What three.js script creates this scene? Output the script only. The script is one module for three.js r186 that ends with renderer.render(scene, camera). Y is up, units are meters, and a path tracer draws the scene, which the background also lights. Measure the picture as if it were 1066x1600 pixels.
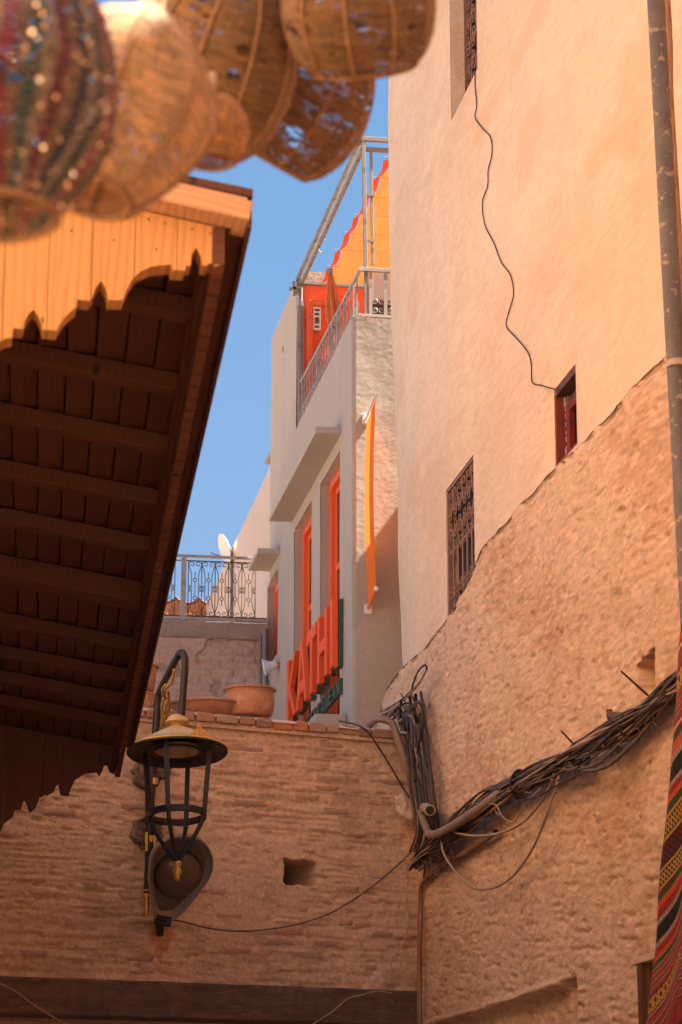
import * as THREE from 'three';
import { ImprovedNoise } from 'three/addons/math/ImprovedNoise.js';
import { mergeGeometries } from 'three/addons/utils/BufferGeometryUtils.js';
import { RoundedBoxGeometry } from 'three/addons/geometries/RoundedBoxGeometry.js';
import { TextGeometry } from 'three/addons/geometries/TextGeometry.js';
import { FontLoader } from 'three/addons/loaders/FontLoader.js';

// ---------------------------------------------------------------- camera, sky, sun, exposure
const scene = new THREE.Scene();
const W = 682, H = 1024;
const F = 3778, PITCH = 15.25 * Math.PI / 180, YAW = 9.33 * Math.PI / 180;      // 85 mm lens, tilted up the alley (the alley runs along -z)
const camera = new THREE.PerspectiveCamera(2 * Math.atan(800 / F) * 180 / Math.PI, W / H, 0.1, 400);
camera.position.set(0, 1.6, 0);
camera.rotation.order = 'YXZ';
camera.rotation.set(PITCH, -YAW, 0);
camera.focus = 16.5; camera.userData.fStop = 6.6;
camera.updateMatrixWorld(true);

const SUN = new THREE.Vector3(1, 1.4, 0.135).normalize();
const SUN_I = 5, EXPOSURE = 6.0, SKY_GAIN = 0.87;
{
  const w = 512, h = 256, data = new Float32Array(w * h * 4);
  for (let j = 0; j < h; j++) for (let i = 0; i < w; i++) {
    const el = ((j + 0.5) / h - 0.5) * Math.PI, az = ((i + 0.5) / w - 0.5) * 2 * Math.PI;
    const d = new THREE.Vector3(Math.cos(el) * Math.cos(az), Math.sin(el), Math.cos(el) * Math.sin(az));
    const up = Math.max(0, d.y), t = Math.pow(1 - up, 3.5), g = Math.max(0, d.dot(SUN));
    const glow = 0.25 * Math.pow(g, 6) + 0.9 * Math.pow(g, 60);
    const k = (j * w + i) * 4;
    const col = [0.033 + 0.058 * t, 0.074 + 0.054 * t, 0.142 + 0.034 * t];
    for (let c = 0; c < 3; c++) data[k + c] = SKY_GAIN * (d.y < 0 ? [0.06, 0.05, 0.04][c] : col[c] * (1 + glow));
    data[k + 3] = 1;
  }
  const sky = new THREE.DataTexture(data, w, h, THREE.RGBAFormat, THREE.FloatType);
  sky.mapping = THREE.EquirectangularReflectionMapping; sky.magFilter = sky.minFilter = THREE.LinearFilter;
  sky.colorSpace = THREE.LinearSRGBColorSpace; sky.needsUpdate = true;
  scene.background = sky; scene.environment = sky;
}
const sun = new THREE.DirectionalLight(new THREE.Color(1, 0.91, 0.76), SUN_I);
sun.position.copy(SUN).multiplyScalar(60).add(new THREE.Vector3(0, 0, -12)); sun.target.position.set(0, 0, -12);
sun.castShadow = true; sun.shadow.mapSize.set(4096, 4096);
Object.assign(sun.shadow.camera, { left: -30, right: 30, top: 30, bottom: -30, near: 1, far: 140 });
scene.add(sun, sun.target);
const renderer = new THREE.WebGLRenderer({ antialias: true });
renderer.setSize(W, H);
renderer.toneMapping = THREE.LinearToneMapping; renderer.toneMappingExposure = EXPOSURE;
renderer.shadowMap.enabled = true; renderer.shadowMap.type = THREE.PCFSoftShadowMap;

// ---------------------------------------------------------------- helpers
const V = (x, y, z) => new THREE.Vector3(x, y, z);
let seed = 7;
const rnd = () => { seed = (seed * 1664525 + 1013904223) >>> 0; return seed / 4294967296; };
const rr = (a, b) => a + (b - a) * rnd();
const lerp = (a, b, t) => a + (b - a) * t, clamp = (x, a = 0, b = 1) => Math.min(b, Math.max(a, x));
const smooth = (a, b, x) => { const t = clamp((x - a) / (b - a)); return t * t * (3 - 2 * t); };
const IN = new ImprovedNoise();
const n3 = (x, y, z) => IN.noise(x, y, z);
const fbm = (x, y, z, o = 4) => { let s = 0, a = 0.5; for (let i = 0; i < o; i++) { s += a * n3(x, y, z + i * 7.3); x *= 2.03; y *= 2.03; a *= 0.5; } return s; };
function interp(t, x) { if (x <= t[0][0]) return t[0][1]; for (let i = 1; i < t.length; i++) if (x <= t[i][0]) return lerp(t[i - 1][1], t[i][1], (x - t[i - 1][0]) / (t[i][0] - t[i - 1][0] || 1e-9)); return t[t.length - 1][1]; }
// survey: the sight line through a point of the photograph, met with a real plane of the place
const eye = camera.position.clone();
const sight = (px, py) => V((px - 533) / F, (800 - py) / F, -1).applyQuaternion(camera.quaternion);
const onX = (px, py, x) => { const d = sight(px, py); return eye.clone().addScaledVector(d, (x - eye.x) / d.x); };
const onY = (px, py, y) => { const d = sight(px, py); return eye.clone().addScaledVector(d, (y - eye.y) / d.y); };
const onZ = (px, py, z) => { const d = sight(px, py); return eye.clone().addScaledVector(d, (z - eye.z) / d.z); };
const onP = (px, py, p, n) => { const d = sight(px, py); return eye.clone().addScaledVector(d, p.clone().sub(eye).dot(n) / d.dot(n)); };

const used = {};
function numbered(n) { const k = used[n] = (used[n] ?? -1) + 1; return k ? n + '_' + String(k).padStart(3, '0') : n; }
function thing(name, label, category, pos = [0, 0, 0], group) {
  const o = new THREE.Group(); o.name = numbered(name); o.position.set(...pos); scene.add(o);
  o.userData = { label, category }; if (group) o.userData.group = group;
  return o;
}
// geometry given in world metres; a mesh under a thing is moved back by the thing's base
function part(name, geos, m, parent, extra) {
  let g = Array.isArray(geos) ? (geos.length > 1 ? mergeGeometries(geos.map(q => { q = q.index ? q.toNonIndexed() : q; if (!q.attributes.uv) q.setAttribute('uv', new THREE.BufferAttribute(new Float32Array(q.attributes.position.count * 2), 2)); return q; })) : geos[0]) : geos;
  const o = new THREE.Mesh(g, m); o.name = name; o.castShadow = o.receiveShadow = true;
  if (parent) { let b = V(0, 0, 0), q = parent; while (q && q !== scene) { b.add(q.position); q = q.parent; } o.position.copy(b).negate(); parent.add(o); } else { o.name = numbered(name); scene.add(o); }
  if (extra) Object.assign(o.userData, extra);
  return o;
}
const struct = (name, geos, m, label) => part(name, geos, m, null, { kind: 'structure', label, category: name.replace(/_/g, ' ') });
function box(x0, x1, y0, y1, z0, z1, r = 0) {
  const w = Math.abs(x1 - x0), h = Math.abs(y1 - y0), d = Math.abs(z1 - z0);
  const g = r ? new RoundedBoxGeometry(w, h, d, 2, Math.min(r, w / 2.1, h / 2.1, d / 2.1)) : new THREE.BoxGeometry(w, h, d);
  boxUV(g, w, h, d);
  return g.translate((x0 + x1) / 2, (y0 + y1) / 2, (z0 + z1) / 2);
}
function boxUV(g) { const p = g.attributes.position, n = g.attributes.normal, u = g.attributes.uv; for (let i = 0; i < p.count; i++) { const a = Math.abs(n.getX(i)), b = Math.abs(n.getY(i)), c = Math.abs(n.getZ(i)); if (a >= b && a >= c) u.setXY(i, p.getZ(i), p.getY(i)); else if (b >= c) u.setXY(i, p.getX(i), p.getZ(i)); else u.setXY(i, p.getX(i), p.getY(i)); } }
function bar(p, q, w, h, r = 0, up = V(0, 1, 0)) {             // a square bar from p to q
  const d = q.clone().sub(p), L = d.length(); d.normalize();
  if (Math.abs(d.dot(up)) > 0.99) up = V(0, 0, 1);
  const s = up.clone().cross(d).normalize(), t = d.clone().cross(s);
  const g = r ? new RoundedBoxGeometry(w, h, L, 2, Math.min(r, w / 2.1, h / 2.1)) : new THREE.BoxGeometry(w, h, L);
  boxUV(g);
  return g.applyMatrix4(new THREE.Matrix4().makeBasis(s, t, d).setPosition(p.clone().add(q).multiplyScalar(0.5)));
}
const curve = (pts, tension = 0.5) => new THREE.CatmullRomCurve3(pts, false, 'catmullrom', tension);
const tube = (pts, r, seg = 40, rad = 7) => new THREE.TubeGeometry(Array.isArray(pts) ? curve(pts) : pts, seg, r, rad, false);
function capTube(pts, r, seg = 40, rad = 8) { const c = curve(pts), g = [new THREE.TubeGeometry(c, seg, r, rad, false)]; for (const e of [0, 1]) { const s = new THREE.SphereGeometry(r, rad, 5); const p = c.getPoint(e); g.push(s.translate(p.x, p.y, p.z)); } return g; }
const rod = (p, q, r, rad = 8, r2 = r) => { const d = q.clone().sub(p), g = new THREE.CylinderGeometry(r2, r, d.length(), rad); return g.applyQuaternion(new THREE.Quaternion().setFromUnitVectors(V(0, 1, 0), d.clone().normalize())).translate((p.x + q.x) / 2, (p.y + q.y) / 2, (p.z + q.z) / 2); };
const lathe = (pts, seg = 40) => new THREE.LatheGeometry(pts.map(p => new THREE.Vector2(...p)), seg);
function ext(pts, depth, bevel = 0, holes = []) {
  const s = pts.isShape ? pts : new THREE.Shape(pts.map(p => new THREE.Vector2(...p)));
  for (const h of holes) s.holes.push(new THREE.Path(h.map(p => new THREE.Vector2(...p))));
  return new THREE.ExtrudeGeometry(s, { depth, bevelEnabled: bevel > 0, bevelSize: bevel, bevelThickness: bevel, bevelSegments: 2, curveSegments: 10 });
}
function grid(us, vs, fn, skip, uvf) {                        // a sheet of real relief; flip is automatic from the fn order
  const nu = us.length, nv = vs.length, pos = new Float32Array(nu * nv * 3), uv = new Float32Array(nu * nv * 2), idx = [];
  for (let j = 0; j < nv; j++) for (let i = 0; i < nu; i++) { const p = fn(us[i], vs[j]), k = j * nu + i; pos.set([p.x, p.y, p.z], k * 3); uv.set(uvf ? uvf(us[i], vs[j], p) : [us[i], vs[j]], k * 2); }
  for (let j = 0; j < nv - 1; j++) for (let i = 0; i < nu - 1; i++) {
    if (skip && skip((us[i] + us[i + 1]) / 2, (vs[j] + vs[j + 1]) / 2)) continue;
    const a = j * nu + i, b = a + 1, c = a + nu, d = c + 1; idx.push(a, b, d, a, d, c);
  }
  const g = new THREE.BufferGeometry(); g.setAttribute('position', new THREE.BufferAttribute(pos, 3)); g.setAttribute('uv', new THREE.BufferAttribute(uv, 2)); g.setIndex(idx); g.computeVertexNormals();
  return g;
}
function steps(a, b, d, also = []) { const n = Math.ceil(Math.abs(b - a) / d), r = []; for (let i = 0; i <= n; i++) r.push(lerp(a, b, i / n)); for (const x of also) { if (x <= Math.min(a, b) || x >= Math.max(a, b)) continue; let k = 0; for (let i = 1; i < r.length; i++) if (Math.abs(r[i] - x) < Math.abs(r[k] - x)) k = i; r[k] = x; } return r; }

// ---------------------------------------------------------------- procedural textures
const hash = (x, y) => { let h = (x * 374761393 + y * 668265263) | 0; h = (h ^ (h >>> 13)) * 1274126177 | 0; return ((h ^ (h >>> 16)) >>> 0) / 4294967296; };
function pn(x, y, p, q = p) { const i = Math.floor(x), j = Math.floor(y), f = x - i, g = y - j, u = f * f * (3 - 2 * f), v = g * g * (3 - 2 * g), m = (a, n) => ((a % n) + n) % n; const a = m(i, p), b = m(i + 1, p), c = m(j, q), d = m(j + 1, q); return lerp(lerp(hash(a, c), hash(b, c), u), lerp(hash(a, d), hash(b, d), u), v); }
function pf(x, y, p, o, q = p) { let s = 0, a = 0.5; for (let i = 0; i < o; i++) { s += a * pn(x + i * 17, y + i * 31, p, q); x *= 2; y *= 2; p *= 2; q *= 2; a *= 0.5; } return s; }
function tex(N, f, rep, srgb = true, M = N) {
  const d = new Uint8Array(N * M * 4), e = x => { x = clamp(x); return 255 * (srgb ? (x < 0.0031308 ? 12.92 * x : 1.055 * Math.pow(x, 1 / 2.4) - 0.055) : x); };
  for (let j = 0; j < M; j++) for (let i = 0; i < N; i++) { const c = f(i / N, j / M), k = (j * N + i) * 4; if (c.length) { d[k] = e(c[0]); d[k + 1] = e(c[1]); d[k + 2] = e(c[2]); } else d[k] = d[k + 1] = d[k + 2] = e(c); d[k + 3] = 255; }
  const t = new THREE.DataTexture(d, N, M, THREE.RGBAFormat); t.wrapS = t.wrapT = THREE.RepeatWrapping; t.magFilter = THREE.LinearFilter; t.minFilter = THREE.LinearMipmapLinearFilter; t.generateMipmaps = true;
  if (srgb) t.colorSpace = THREE.SRGBColorSpace; t.repeat.set(1 / rep, 1 / (rep * M / N)); t.needsUpdate = true; return t;
}
const uvSwap = (g, k = 0) => { const u = g.attributes.uv; for (let i = 0; i < u.count; i++) u.setXY(i, u.getY(i) + k * 0.37, u.getX(i) + k * 0.61); return g; };
const mix3 = (a, b, t) => [lerp(a[0], b[0], t), lerp(a[1], b[1], t), lerp(a[2], b[2], t)];
const mul3 = (a, k) => [a[0] * k, a[1] * k, a[2] * k];
const bumpFine = tex(512, (u, v) => 0.6 * pf(u * 24, v * 24, 24, 4) + 0.4 * pf(u * 90, v * 90, 90, 2), 1.0, false);
function plaster(base, alt, o = {}) {          // mottled limewash / daub: two tones in patches, vertical streaks, grit
  const { size = 3, N = 1024, streak = 0.12, grit = 0.12, amt = 0.6, dark, darkAmt = 0, bump = 0.004, rough = 0.95, speck = 0 } = o;
  const map = tex(N, (u, v) => {
    const a = pf(u * 5, v * 5, 5, 5), b = pf(u * 40, v * 9, 40, 3, 9), c = pf(u * 150, v * 150, 150, 2), e = pf(u * 11 + 3, v * 11, 11, 4);
    let col = mix3(base, alt, clamp((a - 0.36) * 3.2) * amt);
    col = mul3(col, 1 + streak * (b - 0.45) * 2 + grit * (c - 0.38) * 2);
    if (dark) col = mix3(col, dark, darkAmt * smooth(0.56, 0.66, e));
    if (speck) { const s = pn(u * 220, v * 220, 220) > 1 - speck ? 1 : 0; col = mix3(col, mul3(col, 0.35), s * 0.8); }
    return col;
  }, size);
  return new THREE.MeshStandardMaterial({ map, roughness: rough, bumpMap: bumpFine, bumpScale: bump });
}
function wood(base, dark, o = {}) {            // grain runs along v; knots
  const { size = 1.2, knots = 8, rough = 0.6, s = 1 } = o, K = [];
  for (let i = 0; i < knots; i++) K.push([hash(i, 91 + s), hash(i, 17 + s), 0.003 + 0.006 * hash(i, 5)]);
  const map = tex(1024, (u, v) => {
    let w = 0, kn = 0; for (const [a, b, r] of K) { let dx = u - a, dy = v - b; dx -= Math.round(dx); dy -= Math.round(dy); const d = Math.hypot(dx, dy * 0.4); w += 0.02 * Math.sign(dx) * Math.exp(-d * 24); kn = Math.max(kn, smooth(r * 1.6, r * 0.6, d)); }
    const x = u + w + 0.02 * (pf(u * 3, v * 3, 3, 3) - 0.45), g = Math.abs(((x * 46 + 1.2 * pf(u * 6, v * 2, 6, 2, 2)) % 1 + 1) % 1 - 0.5) * 2;
    const f = pf(u * 220, v * 10, 220, 2, 10), big = pf(u * 7, v * 2, 7, 3, 2);
    let c = mix3(base, dark, clamp(0.10 + 0.5 * Math.pow(g, 3) + 0.45 * (f - 0.35) + 0.5 * (big - 0.42)));
    return mix3(c, mul3(dark, 0.35), kn);
  }, size);
  return new THREE.MeshStandardMaterial({ map, roughness: rough, bumpMap: bumpFine, bumpScale: 0.001 });
}
const flat = (r, g, b, rough = 0.6, metal = 0) => new THREE.MeshStandardMaterial({ color: new THREE.Color().setRGB(r, g, b), roughness: rough, metalness: metal });
function worn(base, alt, size = 0.6, rough = 0.6, metal = 0, amt = 1, freq = 8) {
  const map = tex(256, (u, v) => mul3(mix3(base, alt, amt * smooth(0.5, 0.62, pf(u * freq, v * freq, freq, 5))), 0.9 + 0.25 * pf(u * 60, v * 60, 60, 2)), size);
  return new THREE.MeshStandardMaterial({ map, roughness: rough, metalness: metal });
}
const M = {
  tower: plaster([0.76, 0.56, 0.40], [0.73, 0.50, 0.325], { size: 4, streak: 0.07, grit: 0.12, dark: [0.68, 0.44, 0.27], darkAmt: 0.5, bump: 0.009 }),
  earth: plaster([0.63, 0.43, 0.285], [0.56, 0.365, 0.23], { size: 2.6, streak: 0.06, grit: 0.3, dark: [0.46, 0.25, 0.135], darkAmt: 0.2, bump: 0.008, speck: 0.004 }),
  brickwall: plaster([0.61, 0.41, 0.28], [0.52, 0.325, 0.205], { size: 2.6, streak: 0.0, grit: 0.28, dark: [0.38, 0.235, 0.15], darkAmt: 0.45, bump: 0.008, speck: 0.006 }),
  terrace: plaster([0.54, 0.35, 0.265], [0.44, 0.275, 0.205], { size: 2.2, streak: 0.0, grit: 0.3, dark: [0.22, 0.15, 0.12], darkAmt: 0.5, bump: 0.008, speck: 0.01 }),
  kathi: plaster([0.47, 0.385, 0.32], [0.43, 0.35, 0.29], { size: 4, streak: 0.04, grit: 0.05, bump: 0.002 }),
  kathiRough: plaster([0.43, 0.36, 0.30], [0.38, 0.315, 0.26], { size: 2.5, streak: 0.05, grit: 0.12, bump: 0.0015 }),
  coping: plaster([0.36, 0.26, 0.20], [0.26, 0.19, 0.15], { size: 1.4, streak: 0, grit: 0.3, bump: 0.006, speck: 0.01 }),
  pale: plaster([0.62, 0.48, 0.40], [0.58, 0.44, 0.36], { size: 4, streak: 0.05, grit: 0.05 }),
  salmon: plaster([0.66, 0.42, 0.26], [0.60, 0.37, 0.22], { size: 4 }),
  orangeWall: plaster([0.74, 0.125, 0.05], [0.70, 0.105, 0.042], { size: 3, N: 512, streak: 0.05, grit: 0.08 }),
  orange: worn([0.85, 0.14, 0.03], [0.8, 0.12, 0.027], 1, 0.45, 0, 0.6),
  letter: worn([0.90, 0.105, 0.026], [0.86, 0.09, 0.024], 1, 0.85, 0, 0.5),
  green: flat(0.035, 0.075, 0.045, 0.5),
  beam: plaster([0.14, 0.085, 0.055], [0.09, 0.055, 0.038], { size: 1.5, streak: 0.3, grit: 0.2, dark: [0.20, 0.115, 0.07], darkAmt: 0.6, bump: 0.006 }),
  pine: wood([0.60, 0.32, 0.105], [0.36, 0.15, 0.04], { size: 1.1 }),
  pineEnd: wood([0.58, 0.34, 0.18], [0.34, 0.16, 0.07], { size: 0.9, s: 3, rough: 0.75 }),
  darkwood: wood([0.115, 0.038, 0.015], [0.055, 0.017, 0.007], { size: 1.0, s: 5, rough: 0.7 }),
  grey: worn([0.25, 0.225, 0.20], [0.19, 0.165, 0.145], 0.8, 0.6, 0.1),
  steel: worn([0.29, 0.255, 0.225], [0.20, 0.165, 0.135], 0.5, 0.5, 0.3),
  railPaint: worn([0.40, 0.34, 0.30], [0.30, 0.24, 0.20], 0.5, 0.5, 0.1),
  iron: worn([0.11, 0.055, 0.035], [0.20, 0.09, 0.045], 0.15, 0.7, 0.2, 0.8),
  ironBrown: worn([0.24, 0.125, 0.08], [0.36, 0.19, 0.115], 0.12, 0.6, 0.2, 0.8),
  black: worn([0.014, 0.011, 0.009], [0.03, 0.022, 0.017], 0.4, 0.5, 0.1, 0.7),
  gold: worn([0.62, 0.36, 0.075], [0.44, 0.22, 0.05], 0.25, 0.38, 0.55, 0.8),
  hatPaint: worn([0.56, 0.38, 0.16], [0.50, 0.28, 0.075], 0.35, 0.5, 0.2, 0.9, 5),
  white: flat(0.74, 0.70, 0.66, 0.5),
  cable: worn([0.085, 0.055, 0.04], [0.20, 0.13, 0.09], 0.2, 0.7, 0, 0.9),
  cableDark: worn([0.03, 0.02, 0.015], [0.075, 0.05, 0.036], 0.2, 0.65, 0, 0.8),
  cablePale: worn([0.40, 0.27, 0.18], [0.26, 0.17, 0.12], 0.2, 0.7, 0, 0.8),
  conduit: worn([0.27, 0.19, 0.155], [0.22, 0.145, 0.11], 0.5, 0.55, 0, 0.7),
  dark: flat(0.012, 0.008, 0.006, 0.8),
  redpaint: worn([0.21, 0.035, 0.022], [0.15, 0.03, 0.018], 0.3, 0.85, 0, 0.7),
};

// ---------------------------------------------------------------- the large structure
const XR = 3.2, XU = 3.34, XK = 3.38, ZK = -20, ZT = -25.4;
const FC = V(XR, 0, -16.25), FWD = V(-0.955, 0, 0.2966), FN = V(0.2966, 0, 0.955);       // front wall: corner, direction to the left, normal towards the alley
const fw = (t, y, d = 0) => V(FC.x + FWD.x * t + FN.x * d, y, FC.z + FWD.z * t + FN.z * d);
const onFW = (px, py, d = 0) => onP(px, py, fw(0, 0, d), FN);
const fwT = p => (p.x - FC.x) * FWD.x + (p.z - FC.z) * FWD.z;
const alongX = (g) => g.applyMatrix4(new THREE.Matrix4().makeBasis(V(0, 0, -1), V(0, 1, 0), V(1, 0, 0)));    // (distance, height) outline, thickness to +x
const YT = onFW(415, 1131).y, YB = onFW(326, 1537).y, YB0 = onFW(326, 1594).y;

// ground of the alley and of the square behind the camera
{
  const map = tex(512, (u, v) => { const a = pf(u * 8, v * 8, 8, 5), b = pf(u * 90, v * 90, 90, 2); return mul3(mix3([0.44, 0.34, 0.26], [0.36, 0.265, 0.20], clamp((a - 0.35) * 3)), 0.85 + 0.35 * b); }, 3);
  struct('ground', new THREE.PlaneGeometry(240, 240).rotateX(-Math.PI / 2).translate(0, 0, 0), new THREE.MeshStandardMaterial({ map, roughness: 0.9 }), 'dusty beige ground of the alley');
  const g = scene.children[scene.children.length - 1].geometry; const p = g.attributes.position, u = g.attributes.uv; for (let i = 0; i < p.count; i++) u.setXY(i, p.getX(i), p.getZ(i));
}
// buildings beyond the frame that shade the alley and throw light back into it
{
  const l = thing('alley_building', 'salmon plastered house closing the left side of the alley', 'building', [-3.2, 0, -5]);
  part('wall', box(-4.8, -1.6, 0, 9.2, 4, -14.6), M.salmon, l);
  const r = thing('alley_building', 'low plastered house on the right side nearest the viewer', 'building', [5, 0, -3]);
  const q1 = onZ(60, 30, -2.45), q2 = onZ(236, 62, -3.0), SR = SUN.y / SUN.x;                 // its two roof steps let the sun graze the nearest lampshades
  part('wall', [box(XR, 7, 0, q1.y + SR * (XR - q1.x), 3, -2.2), box(XR, 7, 0, q2.y + SR * (XR - q2.x), -2.2, -2.74)], M.earth, r);
  const r2 = thing('alley_building', 'tall plastered house on the right side before the drainpipe', 'building', [5, 0, -6]);
  part('wall', box(XR, 7, 0, 9, -2.75, -8.2), M.earth, r2);
  const n = thing('alley_building', 'house standing behind the pink tower and beside the grey restaurant', 'building', [6.5, 0, -22]);
  part('wall', box(5.22, 8, 0, 9.2, -19.3, -26), M.salmon, n);
}

// lower earthen wall on the right
const ledge = [[1068, 500], [1040, 538], [985, 610], [930, 668], [860, 735], [800, 800], [755, 857], [735, 900], [716, 945], [700, 962], [660, 1010], [625, 1040], [603, 1075], [590, 1112]]
  .map(([x, y]) => { const p = onX(x, y, XR); return [-p.z, p.y]; });
ledge.push([17.95, ledge[ledge.length - 1][1] - 0.25]);
ledge.unshift([7.5, ledge[0][1] + 0.02]);
const ledgeY = z => interp(ledge, z);
const holeR = (() => { const a = onX(1000, 1090, XR), b = onX(1028, 1022, XR); return { z0: -b.z, z1: -a.z, y0: Math.min(a.y, b.y), y1: onX(1015, 1030, XR).y }; })();
const nicheA = onX(680, 1598, XR), nicheB = onX(884, 1536, XR), nicheC = onX(903, 1532, XR);
const pits = []; for (let i = 0; i < 300; i++) pits.push([rr(9, 16.2), rr(2, 5.2), rr(0.008, 0.022)]);
function pit(list, a, b) { let s = 0; for (const [x, y, r] of list) { const dx = (a - x) / 2.6, dy = b - y; if (Math.abs(dx) < r && Math.abs(dy) < r) { const q = Math.hypot(dx, dy) / r; if (q < 1) s = Math.max(s, (1 - q * q) * r); } } return s; }
function earthRelief(z, y) {
  const a = z * 0.30 + y * 0.12, b = y - z * 0.07, lower = smooth(4.2, 2.6, y);
  let h = 0.03 * n3(z * 0.7, y * 0.7, 1.3) + 0.02 * n3(z * 1.9, y * 1.7, 4.1);
  const s = n3(a * 15, b * 33, 2.2) + 0.6 * n3(a * 30, b * 62, 5.2); h += 0.0040 * s * (0.75 + 0.5 * n3(z * 1.3, y * 1.3, 9)) + 0.004 * Math.abs(n3(z * 6, y * 14, 3)) + 0.002 * n3(z * 60, y * 60, 1);
  h += 0.0028 * n3(z * 9, y * 30, 6.1) + 0.0016 * n3(z * 22, y * 70, 7.1); h -= 0.007 * smooth(0.25, 0.5, n3(a * 12, b * 34, 8.8)) * (0.6 + lower);
  h -= pit(pits, z, y);
  return h;
}
const earthX = (z, y) => {
  let x = XR - earthRelief(z, y);
  const wob = 0.02 * n3(z * 7, y * 7, 3);
  const inH = smooth(holeR.z0 - 0.01 + wob, holeR.z0 + 0.015 + wob, z) * smooth(holeR.z1 + 0.01 + wob, holeR.z1 - 0.015 + wob, z) * smooth(holeR.y0 - 0.01, holeR.y0 + 0.03, y + wob) * smooth(holeR.y1 + 0.015, holeR.y1 - 0.01, y + 1.3 * wob);
  x += inH * (0.26 + 0.03 * n3(z * 20, y * 20, 2));
  // plastered-over pipe and the niche under it
  const yl = lerp(nicheA.y, nicheB.y, clamp((-nicheA.z - z) / (nicheB.z - nicheA.z))), zn = smooth(-nicheB.z - 0.06, -nicheB.z + 0.01, z);
  x -= 0.03 * Math.exp(-Math.pow((y - yl) / 0.022, 2)) * zn;
  x += 0.055 * smooth(yl - 0.005, yl - 0.03, y) * zn;
  const ni = smooth(-nicheC.z - 0.02, -nicheC.z + 0.01, z) * smooth(-nicheB.z + 0.03, -nicheB.z - 0.01, z) * smooth(nicheB.y + 0.02, nicheB.y - 0.03, y);
  x += 0.16 * ni;
  return x;
};
const rightHouse = thing('earthen_wall', 'rough orange daub wall with a wavy top ledge along the right side', 'wall', [XR, 0, -12]);
{
  const us = steps(8.2, 17.95, 0.0125), vs = steps(0, 1, 1 / 330);
  const Y0 = 1.35;
  part('wall', [grid(us, vs, (z, v) => {
    const top = ledgeY(z) + 0.010 * n3(z * 2, 0, 7) + 0.006 * n3(z * 5, 0, 2) + 0.006 * n3(z * 14, 0, 2), y = lerp(Y0, top, v), de = Math.min(top - y, (17.95 - z) * 0.8), r = 0.022;
    let x = earthX(z, y) + 0.05 * Math.exp(-Math.pow((top - y - 0.03) / 0.011, 2)) * smooth(-0.3, 0.15, n3(z * 3, 4, 4) + 0.5 * n3(z * 11, 2, 2)); if (de < r) x += r - Math.sqrt(Math.max(0, r * r - (r - de) * (r - de))) + (de < 0.004 ? 0.22 : 0);
    return V(x, y, -z);
  }, null, (z, v, p) => [z * 0.3, p.y])], Object.assign(M.earth.clone(), { vertexColors: true }), rightHouse);
  { // straw flecks and crumbs in the daub, each with its own outline
    const g = rightHouse.children[0].geometry, p = g.attributes.position, c = new Float32Array(p.count * 3);
    for (let i = 0; i < p.count; i++) { const y = p.getY(i), z = -p.getZ(i), b = y - z * 0.07, f = smooth(0.36, 0.5, n3(z * 5, b * 34, 3.3) + 0.25 * n3(z * 14, b * 70, 8)), q = smooth(0.40, 0.52, n3(z * 7 + 5, b * 42, 13.3)), o = smooth(0.2, 0.4, n3(z * 0.7, y * 1.4, 61) + 0.5 * n3(z * 3, y * 9, 62) + 0.4 * n3(z * 9, y * 30, 63)); c.set(mix3(mix3(mix3([1, 1, 1], [0.88, 0.80, 0.72], o), [0.60, 0.50, 0.42], f * 0.6), [1.16, 1.18, 1.2], q * 0.8), i * 3); }
    g.setAttribute('color', new THREE.BufferAttribute(c, 3));
  }
  part('core', [box(XR + 0.03, XR + 0.5, 0, Y0 + 0.02, -8.2, -17.9), box(XR + 0.2, 7, 0, 4.3, -8.2, -17.2)], M.earth, rightHouse);
}

// upper pink plastered house
const sil = [[606, 0], [606, 100], [608, 250], [612, 420], [617, 560], [622, 700], [624, 830], [630, 1000], [632, 1060]].map(([px, py]) => { const d = sight(px, py), h = d.x / -d.z, z = XU / h + 0.5; return [1.6 + d.y / -d.z * z, h]; }).reverse();
const CURV = 13;
const towerX = (z, y) => { const s = interp(sil, y), zs = (XU + CURV * s * s / 2) / s - CURV * s, q = Math.max(0, z - zs); return XU + q * q / (2 * CURV); };
const towerRelief = (z, y) => 0.02 * n3(z * 0.6, y * 0.5, 21) + 0.010 * n3(z * 2.1, y * 1.4, 5) + 0.004 * n3(z * 2.4, y * 6, 6) + 0.0022 * n3(z * 5 + y * 2, y * 16, 2) + 0.0012 * n3(z * 14, y * 40, 3);
const win = (l, r, d) => ({ z0: -onX(r, 800, XU).z, z1: -onX(l, 800, XU).z, d });
const gw = win(697.5, 741, 0.06), rw = win(867, 902, 0.10), tw = win(713, 757.5, 0.115);
gw.y1 = onX(697.5, 766, XU).y; gw.y0 = 4.9; rw.y1 = onX(866, 606, XU).y; rw.y0 = onX(868, 728, XU).y; tw.y0 = onX(713, 174, XU).y; tw.y1 = 10.6;
const crackP = onX(797, 160, XU), smudge = onX(852, 618, XU);
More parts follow.
